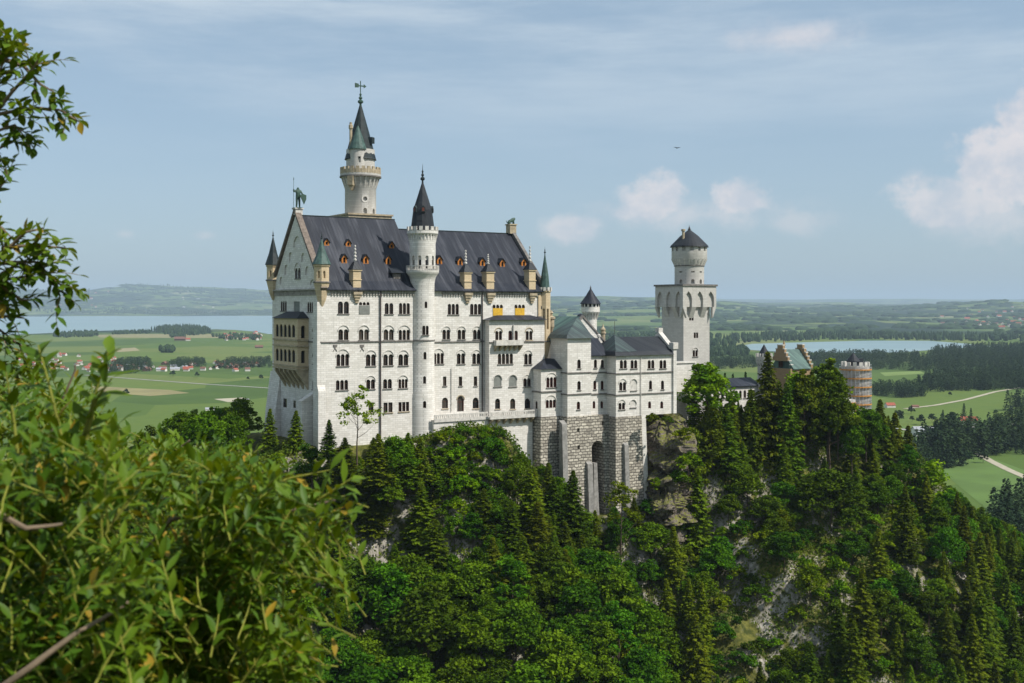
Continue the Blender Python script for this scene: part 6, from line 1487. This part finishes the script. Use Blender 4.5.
shrub('leafy_shrub', 'bright leafy shrub spreading right towards the palace foot, below the west facade', [(120, 300, [(120, 444), (200, 450), (300, 470)], 700, 2.9, 4.0, 860), (290, 345, [(290, 468), (345, 490)], 590, 3.1, 3.9, 60)], 2,
      stems=[grounded(120, 3.5, pp(150, 640, 3.4), pp(200, 560, 3.4), pp(260, 520, 3.4), pp(335, 500, 3.4)), grounded(60, 3.6, pp(120, 600, 3.5), pp(170, 520, 3.5), pp(215, 505, 3.5), pp(240, 470, 3.5))])
shrub('leafy_shrub', 'shaded leafy shrub behind, on the left edge under the overhanging sapling', [(-60, 110, OUT, 600, 3.4, 5.0, 640)], 3,
      stems=[grounded(-60, 4.4, pp(-20, 560, 4.2), pp(40, 480, 4.2), pp(60, 400, 4.2), pp(75, 365, 4.2))])
shrub('leafy_shrub', 'rear leafy shrub along the crest in front of the left meadow', [(90, 270, [(90, 408), (140, 430), (200, 436), (270, 450)], 600, 4.2, 6.0, 620)], 4,
      stems=[grounded(100, 5.2, pp(120, 640, 5.0), pp(140, 540, 5.0), pp(160, 480, 5.0), pp(190, 440, 5.0))])
# tall shoots standing clear of the mass
def spray(name, label, paths, seed, leaf, wd, cat='shrub', nleaf=1.0, base=None, dens=.03, r0=.006):
    rnd = random.Random(seed); V_ = []; F_ = []; tw = MB()
    for pth in paths:
        pts = [Vector(p) for p in pth]; n = len(pts); tw.tube([tuple(p) for p in pts], [r0*(1-.7*i/(n-1)) for i in range(n)], 5)
        L = sum((pts[i+1]-pts[i]).length for i in range(n-1)); m = max(4, int(L/dens)); 
        for k in range(m):
            t = (.15 + .85*k/(m-1))*(n-1); i = min(int(t), n-2); c = pts[i].lerp(pts[i+1], t-i); ax = (pts[i+1]-pts[i]).normalized(); side = ax.orthogonal().normalized(); side.rotate(Matrix.Rotation(k*2.4+rnd.uniform(-.5, .5), 3, ax))
            g = (ax*rnd.uniform(.5, .9)+side*.8).normalized(); leaf_geo(V_, F_, c, g, Vector((rnd.uniform(-.5, .5), -.3, 1)).normalized(), leaf*rnd.uniform(.6, 1.15), wd*rnd.uniform(.8, 1.1), rnd.uniform(0, .3))
            if nleaf > 1 and rnd.random() < nleaf-1: shoot(rnd, V_, F_, tw, c, (g+Vector((0, 0, rnd.uniform(-.3, .3)))).normalized(), rnd.uniform(.07, .16), leaf, wd, rnd.randint(5, 8), .6)
    b = base or paths[0][0]; g_ = gz(b[0], b[1]); o = root(name, label, cat, (b[0], b[1], g_)); off = np.array((b[0], b[1], g_)); me = np_mesh('leaves', np.array(V_)-off, np.array(F_), True); me.materials.append(M['fleaf']); k = bpy.data.objects.new('leaves', me); COL.objects.link(k); k.parent = o
    ORG[o.name] = tuple(off); part('twigs', tw, M['stem'] if cat == 'sapling' else M['twig'], o, True, recalc=False); return o
spray('leafy_shrub', 'slender yellow-green shoots standing up in front of the left village', [
  [pp(60, 520, 3.0), pp(82, 440, 3.0), pp(98, 385, 3.0), pp(108, 352, 3.0)], [pp(70, 500, 2.9), pp(60, 430, 2.9), pp(48, 380, 2.9), pp(38, 345, 2.9)], [pp(86, 440, 3.0), pp(96, 400, 3.0), pp(112, 378, 2.95)], [pp(118, 520, 3.1), pp(122, 470, 3.1), pp(118, 425, 3.1)], [pp(205, 540, 3.2), pp(212, 490, 3.2), pp(206, 452, 3.2)],
  [pp(235, 540, 3.2), pp(250, 500, 3.2), pp(252, 465, 3.2)], [pp(20, 480, 3.0), pp(14, 420, 3.0), pp(6, 372, 3.0)], [pp(290, 520, 3.3), pp(318, 500, 3.2), pp(340, 486, 3.2), pp(352, 478, 3.2)], [pp(260, 490, 3.3), pp(290, 478, 3.3), pp(330, 470, 3.3)]], 31, .075, .03, dens=.022, base=pp(60, 720, 3.0))
dS = 4.6
def S(px, py, d=dS): return pp(px, py, d)
spray('leaning_sapling', 'dark leafy sapling leaning in from the left edge against the sky', [
  [S(-90, 420), S(-60, 300), S(-30, 180), S(-14, 110), S(0, 70), S(12, 42)],
  [S(-50, 130), S(-20, 118), S(10, 112), S(38, 108), S(60, 110), S(80, 122)],
  [S(-40, 150), S(-10, 120), S(12, 92), S(30, 72), S(38, 60)],
  [S(-50, 170), S(-15, 135), S(15, 125), S(34, 148)],
  [S(6, 60), S(24, 66), S(40, 84), S(54, 92)],
  [S(-60, 300), S(-20, 262), S(15, 246), S(42, 246), S(66, 248)],
  [S(-60, 330), S(-20, 290), S(20, 262), S(48, 275), S(62, 286)],
  [S(-60, 290), S(-20, 268), S(10, 262), S(40, 262), S(60, 296)],
  [S(-70, 340), S(-30, 300), S(0, 285), S(22, 300), S(34, 300)],
  [S(-50, 230), S(-22, 205), S(-2, 190), S(8, 178)],
  [S(-60, 260), S(-20, 226), S(-4, 222), S(10, 236)],
  [S(-70, 380), S(-30, 350), S(0, 330), S(20, 345), S(28, 372)],
  [S(-50, 150), S(-26, 150), S(-4, 150), S(12, 142)],
  [S(-40, 330), S(-10, 318), S(10, 316), S(24, 318)],
  [S(-60, 400), S(-20, 372), S(4, 362), S(20, 380)], [S(-60, 350), S(-24, 334), S(2, 338), S(14, 352)], [S(-60, 300), S(-26, 296), S(-4, 300), S(12, 312)], [S(-60, 270), S(-26, 276), S(2, 280), S(30, 276), S(44, 268)], [S(-40, 262), S(0, 256), S(26, 232), S(44, 228)], [S(-60, 430), S(-30, 398), S(0, 392), S(18, 402)],
  ], 41, .066, .032, 'sapling', 1.38, (S(-90, 420)[0]-.2, dS, 0), .030, .011)
for pth in ([S(-90, 420), S(-130, 700), (S(-150, 900)[0], dS, gz(S(-150, 900)[0], dS))],):
    mb = MB(); mb.tube([tuple(p) for p in pth], [.013, .022, .03], 7); part('trunk', mb, M['stem'], bpy.data.objects['leaning_sapling'], True)

# ------------------------------------------------------------------ air
def haze(dens):
    x0, x1, y0, y1, z1 = -46000, 46000, -600, 61000, 700
    mb = MB(); mb.box(x0, x1, y0, y1, -1.5, z1); me = mb.mesh('haze'); fixn(me)
    m, nt = newmat('haze'); n = NT(nt); v = n.N('ShaderNodeVolumePrincipled'); v.inputs['Color'].default_value = (.66, .84, 1.0, 1); v.inputs['Density'].default_value = dens; v.inputs['Anisotropy'].default_value = 0
    o = n.N('ShaderNodeOutputMaterial'); n.L(v.outputs[0], o.inputs['Volume']); me.materials.append(m)
    ob = bpy.data.objects.new('haze', me); COL.objects.link(ob); props(ob, 'pale blue summer haze over the valley', None, None, 'stuff')
haze(4.6e-5)
